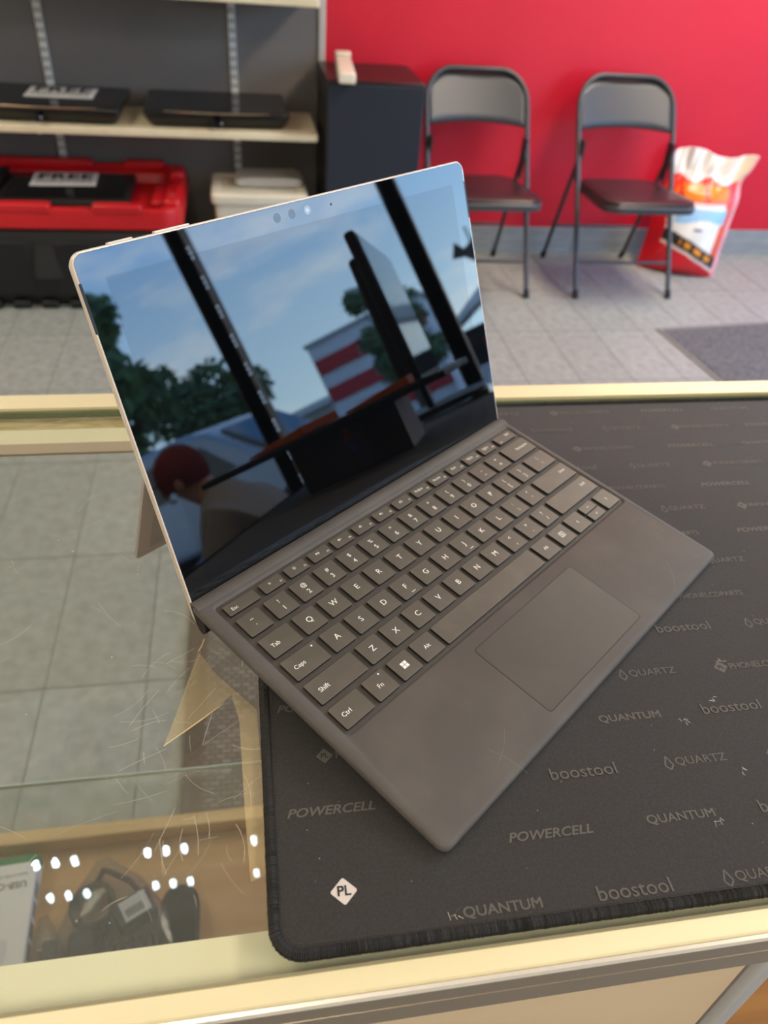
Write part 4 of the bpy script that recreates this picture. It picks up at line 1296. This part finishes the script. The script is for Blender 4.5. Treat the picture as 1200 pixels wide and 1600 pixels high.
# trackpad
MB().loft([kr(-48.6, 53.2, 8.3, 61.7, 2.2, 0.0), kr(-48.6, 53.2, 8.3, 61.7, 2.2, 0.03)]).build('trackpad_gap', mat('gap_dark', (34, 31, 28), 0.7), kb)
MB().loft([kr(-48.2, 52.8, 8.7, 61.3, 2.0, 0.02), kr(-48.2, 52.8, 8.7, 61.3, 2.0, 0.09)]).build('trackpad', mat('trackpad_glass', (72, 68, 62), 0.48, noise=(18, (82, 77, 70), 0.5, 0.8)), kb)
# light wear scratches on the palm rest
rn = random.Random(31)
ws = MB()
def kscr(x, y, a, l, w):
    pts = [(x + l * (t / 5 - 0.5) * math.cos(a + 0.25 * (t / 5)), y + l * (t / 5 - 0.5) * math.sin(a + 0.25 * (t / 5))) for t in range(6)]
    for i in range(5):
        p, q2 = Vector(pts[i]), Vector(pts[i + 1])
        nn = Vector((-(q2 - p).y, (q2 - p).x)).normalized() * w / 2
        ws.add([((p - nn).x * S, (p - nn).y * S, 0.00004), ((q2 - nn).x * S, (q2 - nn).y * S, 0.00004), ((q2 + nn).x * S, (q2 + nn).y * S, 0.00004), ((p + nn).x * S, (p + nn).y * S, 0.00004)], [(0, 1, 2, 3)])
kscr(-88, 8, R(95), 22, 0.16)
kscr(-84, 14, R(20), 20, 0.14)
kscr(100, 10, R(30), 26, 0.16)
for k in range(16):
    kscr(rn.uniform(-135, 135), rn.choice([rn.uniform(6, 62)]) if abs(rn.random()) < 2 else 0, rn.uniform(0, PI), rn.uniform(2, 9), rn.uniform(0.05, 0.11))
ws.build('wear_scratches', mat('wear_pale', (128, 121, 112), 0.7), kb, kind='stuff')

# ------------------------------------------------------------------ tablet
BETA = R(63.1819)
VT, WT = 182.524 * S, -12.187 * S
TM = KM @ Matrix.Translation((0, VT, WT)) @ Matrix.Rotation(BETA, 4, 'X')
tab = thing('tablet_computer', 'silver tablet computer propped up on its kickstand with a dark reflective screen', 'tablet', mw=TM)
M_mag = mat('silver_magnesium', (232, 218, 202), 0.38, 0.25)
M_magb = mat('magnesium_back', (178, 172, 168), 0.45, 0.1)
HB = -5.0
def tr_(ins, t, r=7.0):
    return kr(-146 + ins, 146 - ins, HB + ins, 201 - ins, max(1, r - ins), t, 8)
MB().loft([tr_(0.75, -0.02), tr_(0.25, -0.15), tr_(0.0, -0.5), tr_(0.0, -3.0), tr_(2.0, -8.0), tr_(3.0, -8.5)]).build('chassis', M_mag, tab, smooth=True)
M_bez = mat('black_bezel_glass', (6, 6, 7), 0.02, ior=1.72)
M_dis = mat('dark_display_glass', (7, 8, 10), 0.012, ior=1.64)
MB().loft([tr_(0.95, -0.015, 6.4), tr_(0.95, 0.02, 6.4), tr_(1.1, 0.06, 6.3)]).build('bezel_glass', M_bez, tab)
MB().box(-131.8 * S, 131.8 * S, 13.0 * S, 187.4 * S, 0.06 * S, 0.075 * S).build('display', M_dis, tab)
def disc(x, y, r, z0, z1, n=20):
    return MB().prism([((x + r * math.cos(2 * PI * a / n)) * S, (y + r * math.sin(2 * PI * a / n)) * S) for a in range(n)], z0 * S, z1 * S)
disc(-22.8, 194.0, 2.6, 0.06, 0.085).build('sensor_window', mat('sensor_grey', (74, 78, 84), 0.15), tab)
disc(-11.7, 194.2, 2.6, 0.06, 0.085).build('sensor_window', mat('sensor_grey', (74, 78, 84), 0.15), tab)
ln = disc(0.1, 194.2, 2.5, 0.06, 0.085).build('camera_lens', mat('lens_pale', (150, 162, 176), 0.15), tab)
disc(0.1, 194.2, 1.1, 0.08, 0.1).build('pupil', mat('lens_inner', (196, 206, 216), 0.2), ln)
disc(19.0, 194.1, 0.75, 0.06, 0.09).build('microphone_hole', M_dark, tab)
for sgn in (-1, 1):
    MB().prism([(p[0] * S, p[1] * S) for p in rrect(sgn * 145.2 - 0.75, sgn * 145.2 + 0.75, 163.5, 187.5, 0.7, 4)], -0.05 * S, 0.09 * S).build('speaker_slot', M_dark, tab)
MB().prism([(p[0] * S, p[1] * S) for p in rrect(-124, -110.5, 200.4, 201.8, 0.6, 3)], -5.2 * S, -2.6 * S).build('power_button', M_mag, tab, bevel=0.0002)
MB().prism([(p[0] * S, p[1] * S) for p in rrect(-98, -77.2, 200.4, 201.9, 0.6, 3)], -5.2 * S, -2.6 * S).build('volume_rocker', M_mag, tab, bevel=0.0002)
# kickstand hinged on the back
foot = Vector((0, 15.2, -84.0))
hng = Vector((0, 108.0, -9.0))
dv = (foot - hng)
L = dv.length
dvn = dv.normalized()
nv_ = Vector((1, 0, 0)).cross(dvn).normalized()
KS = Matrix(((1, 0, 0, 0), (0, dvn.y, nv_.y, hng.y * S), (0, dvn.z, nv_.z, hng.z * S), (0, 0, 0, 1)))
KS[0][3] = 0
ks = MB().prism([(p[0] * S, p[1] * S) for p in rrect(-133.0, 133.0, 0, L, 3.0, 4)], -1.3 * S, 1.3 * S, KS).build('kickstand', M_magb, tab, bevel=0.0004)
MB().prism([(p[0] * S, p[1] * S) for p in rrect(-124.0, 124.0, 4, L - 7, 1.0, 3)], 1.28 * S, 1.5 * S, KS).build('inset_panel', mat('magnesium_inset', (164, 158, 154), 0.48, 0.1), ks)
MB().prism([(p[0] * S, p[1] * S) for p in rrect(-124.0, 124.0, 4, L - 7, 1.0, 3)], -1.5 * S, -1.28 * S, KS).build('inset_panel', mat('magnesium_inset', (164, 158, 154), 0.48, 0.1), ks)
for sx in (-95, 95):
    MB().box((sx - 14) * S, (sx + 14) * S, 103.5 * S, 110.5 * S, -11.5 * S, -8.4 * S).build('hinge_block', M_magb, tab, bevel=0.0006)

# ------------------------------------------------------------------ things further along the counter (seen in the screen)
bx = thing('dark_carton', 'dark product carton with coloured letters standing on the mat to the right', 'box', (0.435, 0.026, MT))
MB().box(-0.066, 0.066, -0.078, 0.078, 0, 0.0655).build('carton', mat('brown_black_carton', (42, 28, 26), 0.4), bx, bevel=0.0008)
MB().box(-0.0655, 0.0655, 0.0782, 0.0788, 0.001, 0.0645).build('white_end', mat('white_carton', (236, 234, 232), 0.5), bx)
MB().box(-0.0672, -0.0662, -0.02, 0.026, 0.003, 0.0625).build('front_label', mat('label_dark_blue', (60, 52, 60), 0.5), bx)
mf = Matrix.Translation((-0.0674, 0, 0)) @ Matrix(((0, 0, -1, 0), (-1, 0, 0, 0), (0, 1, 0, 0), (0, 0, 0, 1)))
for ch, zz, c in (('S', 0.051, (190, 50, 60)), ('K', 0.033, (60, 80, 170)), ('V', 0.015, (40, 60, 50))):
    text_into(MB(), ch, 0.021, -0.003, zz, 0, bold=0.02, m=mf).build('letter', mat('letter_' + ch, c, 0.5), bx)
pn = thing('slim_tablet', 'thin black slab tablet lying across the dark carton on the counter', 'tablet', (0.475, 0.005, MT + 0.066), R(4))
MB().prism(rrect(-0.125, 0.13, -0.185, 0.185, 0.008), 0, 0.0085).build('slab', M_black_mat, pn, bevel=0.001)
MB().prism(rrect(-0.118, 0.123, -0.178, 0.178, 0.004), 0.0085, 0.0092).build('face', M_screen_off, pn)
M_env = mat('orange_paper', (222, 104, 40), 0.7)
for k, (ex, ey, rz) in enumerate(((0.44, -0.06, 12), (0.47, 0.075, -6))):
    e = thing('orange_envelope', ['orange envelope lying on the left part of the thin black slab', 'orange envelope lying on the right part of the thin black slab'][k], 'envelope', (ex, ey, MT + 0.0755), R(rz), group='orange envelopes on the black panel')
    MB().loft([[(-0.05, -0.05, 0), (0.06, -0.045, 0), (0.06, 0.05, 0), (-0.05, 0.045, 0)], [(-0.05, -0.05, 0.003), (0.06, -0.045, 0.003), (0.06, 0.05, 0.012), (-0.05, 0.045, 0.012)]]).build('paper', M_env, e, bevel=0.0006)
    MB().prism([(-0.05, -0.03), (0.06, -0.03), (0.005, 0.02)], 0.0078, 0.0086).build('flap', mat('orange_flap', (206, 92, 32), 0.7), e)
mon = thing('desk_monitor', 'black monitor on a stand standing sideways further along the counter', 'monitor', (0.96, 0.10, MT), R(-1.5))
MB().box(-0.245, 0.245, -0.02, 0.0, 0.062, 0.345).build('casing', M_black_mat, mon, bevel=0.006)
MB().prism([(-0.2, 0.08), (0.2, 0.08), (0.14, 0.32), (-0.14, 0.32)], 0.02, 0.045, Matrix.Rotation(R(90), 4, 'X')).build('back_bulge', M_black_mat, mon, bevel=0.008)
MB().box(-0.233, 0.233, 0.0, 0.0015, 0.078, 0.335).build('screen', mat('monitor_glass', (10, 11, 13), 0.06), mon)
MB().box(-0.025, 0.025, -0.035, -0.022, 0.008, 0.2).build('stand_neck', M_black_mat, mon, bevel=0.003)
MB().prism(rrect(-0.11, 0.11, -0.11, 0.09, 0.05), 0, 0.01).build('stand_foot', M_black_mat, mon, bevel=0.003)

# ------------------------------------------------------------------ seated person by the window
def skin_body(name, pts, edges, root, material, parent, sub=2):
    me = bpy.data.meshes.new(name)
    me.from_pydata([p[0] for p in pts], edges, [])
    o = bpy.data.objects.new(name, me)
    COL.objects.link(o)
    sk = o.modifiers.new('skin', 'SKIN')
    sk.use_smooth_shade = True
    bpy.context.view_layer.objects.active = o
    if not me.skin_vertices:
        bm = bmesh.new(); bm.from_mesh(me); bm.verts.layers.skin.verify(); bm.to_mesh(me); bm.free()
    for i, p in enumerate(pts):
        r_ = p[1] if isinstance(p[1], tuple) else (p[1], p[1])
        me.skin_vertices[0].data[i].radius = r_
        me.skin_vertices[0].data[i].use_root = (i == root)
    ss = o.modifiers.new('subsurf', 'SUBSURF')
    ss.levels = ss.render_levels = sub
    bpy.context.view_layer.update()
    dg = bpy.context.evaluated_depsgraph_get()
    out = bpy.data.meshes.new_from_object(o.evaluated_get(dg), depsgraph=dg)
    bpy.data.objects.remove(o)
    out.name = name
    out.materials.clear()
    return obj(name, out, material, parent, smooth=True)
M_skin = mat('skin', (196, 146, 120), 0.5)
M_shirt = mat('grey_shirt', (150, 146, 140), 0.85)
M_trs = mat('dark_trousers', (34, 36, 44), 0.85)
pe = thing('person', 'person in a grey shirt and dark red cap sitting hunched by the window', 'person', (2.2, -0.82, FLOOR), 0)
# local frame: faces -y, z up from the floor
def arm(s):
    return [((s * 0.19, -0.13, 0.86), 0.052), ((s * 0.245, -0.2, 0.66), 0.042), ((s * 0.19, -0.40, 0.56), 0.034), ((s * 0.16, -0.47, 0.545), 0.026)]
def leg(s):
    return [((s * 0.1, 0.0, 0.50), 0.088), ((s * 0.13, -0.42, 0.51), 0.064), ((s * 0.13, -0.40, 0.1), 0.042), ((s * 0.13, -0.44, 0.045), 0.04), ((s * 0.14, -0.58, 0.035), 0.032)]
B, E = [((0, 0.02, 0.52), (0.13, 0.11)), ((0, 0.0, 0.68), (0.14, 0.105)), ((0, -0.09, 0.86), (0.135, 0.09)), ((0, -0.2, 0.955), 0.055), ((0, -0.26, 1.02), (0.07, 0.085)), ((0, -0.275, 1.09), (0.072, 0.085)), ((0, -0.27, 1.13), (0.05, 0.06))], [(0, 1), (1, 2), (2, 3), (3, 4), (4, 5), (5, 6)]
for s in (-1, 1):
    i = len(B); a = arm(s); B += a; E += [(2, i)] + [(i + k, i + k + 1) for k in range(len(a) - 1)]
    w = i + len(a) - 1
    for k, (fx, fl, fr_) in enumerate(((-0.024, 0.075, 0.0085), (-0.008, 0.085, 0.009), (0.008, 0.08, 0.0088), (0.023, 0.065, 0.008), (0.04 * -s, 0.03, 0.0095))):
        j = len(B)
        bx_, by_, bz_ = s * 0.16 + fx, -0.50, 0.54
        B += [((bx_, by_, bz_), fr_ * 1.1), ((bx_, by_ - fl * 0.6, bz_ + 0.004), fr_), ((bx_, by_ - fl, bz_ - 0.02), fr_ * 0.85)]
        E += [(w, j), (j, j + 1), (j + 1, j + 2)]
    i = len(B); l = leg(s); B += l; E += [(0, i)] + [(i + k, i + k + 1) for k in range(len(l) - 1)]
body_o = skin_body('body', B, E, 0, M_skin, pe)
sh = [(p[0], tuple(v + 0.034 for v in (p[1] if isinstance(p[1], tuple) else (p[1], p[1])))) for p in B[:3]] + [((0, -0.185, 0.955), (0.085, 0.08))]
she = [(0, 1), (1, 2), (2, 3)]
for s in (-1, 1):
    a = arm(s)[:3]
    i = len(sh)
    sh += [(a[0][0], 0.085), (a[1][0], 0.068), (a[2][0], 0.052)]
    she += [(2, i), (i, i + 1), (i + 1, i + 2)]
skin_body('shirt', sh, she, 0, M_shirt, pe)
tr = [((0, 0.02, 0.52), (0.14, 0.12))]
tre = []
for s in (-1, 1):
    l = leg(s)[:3]
    i = len(tr)
    tr += [(p[0], p[1] + 0.014) for p in l]
    tre += [(0, i), (i, i + 1), (i + 1, i + 2)]
skin_body('trousers', tr, tre, 0, M_trs, pe)
hc = Vector((0, -0.272, 1.075))
capm = MB()
capv, nu_, nv2 = [], 24, 9
rings = []
for j in range(nv2 + 1):
    th = R(-30 + 120 * j / nv2)
    rings.append([(hc.x + 0.1 * math.cos(th) * math.cos(2 * PI * i / nu_), hc.y + 0.112 * math.cos(th) * math.sin(2 * PI * i / nu_) , hc.z + 0.115 * math.sin(th)) for i in range(nu_)])
capm.loft(rings)
capo = capm.build('cap', mat('dark_red_cap', (112, 30, 28), 0.85), pe, smooth=True)
MB().prism([(hc.x + 0.085 * math.cos(R(180 + 180 * i / 12)), hc.y - 0.05 + 0.15 * math.sin(R(180 + 180 * i / 12))) for i in range(13)], hc.z - 0.012, hc.z - 0.004).build('brim', mat('dark_red_cap', (112, 30, 28), 0.85), capo)
fx = MB()
fx.ball((0, hc.y - 0.105, hc.z - 0.05), 0.013, 0.02, 0.022, 10, 8)
fx.build('nose', M_skin, pe, smooth=True)
MB().ball((0, hc.y - 0.088, hc.z - 0.09), 0.024, 0.012, 0.007, 10, 6).build('mouth', mat('lips', (150, 88, 80), 0.5), pe, smooth=True)
for s in (-1, 1):
    MB().ball((s * 0.03, hc.y - 0.084, hc.z - 0.028), 0.011, 0.009, 0.008, 10, 6).build('eye', mat('eye_white', (225, 222, 218), 0.2), pe, smooth=True)
    MB().ball((s * 0.088, hc.y + 0.01, hc.z - 0.035), 0.012, 0.02, 0.03, 10, 8).build('ear', M_skin, pe, smooth=True)
    MB().loft([[(p[0] + s * 0.135, p[1], z) for p in rrect(-0.05, 0.05, -0.67, -0.37, 0.045)] for z in (0.0, 0.03)] + [[(p[0] * 0.85 + s * 0.135, p[1] * 0.9 - 0.04, 0.085) for p in rrect(-0.05, 0.05, -0.62, -0.37, 0.045)]]).build('shoe', M_rub, pe, smooth=True)
stool = thing('stool', 'round black stool under the person by the window', 'stool', (2.2, -0.80, FLOOR))
MB().tube([(0, 0, 0.34), (0, 0, 0.36), (0, 0, 0.39)], [0.15, 0.17, 0.165], 24).build('seat', M_black_mat, stool, smooth=True)
for k in range(4):
    a = R(45 + 90 * k)
    MB().tube([(0.1 * math.cos(a), 0.1 * math.sin(a), 0.35), (0.19 * math.cos(a), 0.19 * math.sin(a), 0.0)], 0.012, 8).build('leg', M_gun, stool, smooth=True)
MB().tube([(0.15 * math.cos(R(15 * k)), 0.15 * math.sin(R(15 * k)), 0.15) for k in range(24)], 0.008, 6, closed=True).build('foot_ring', M_gun, stool, smooth=True)
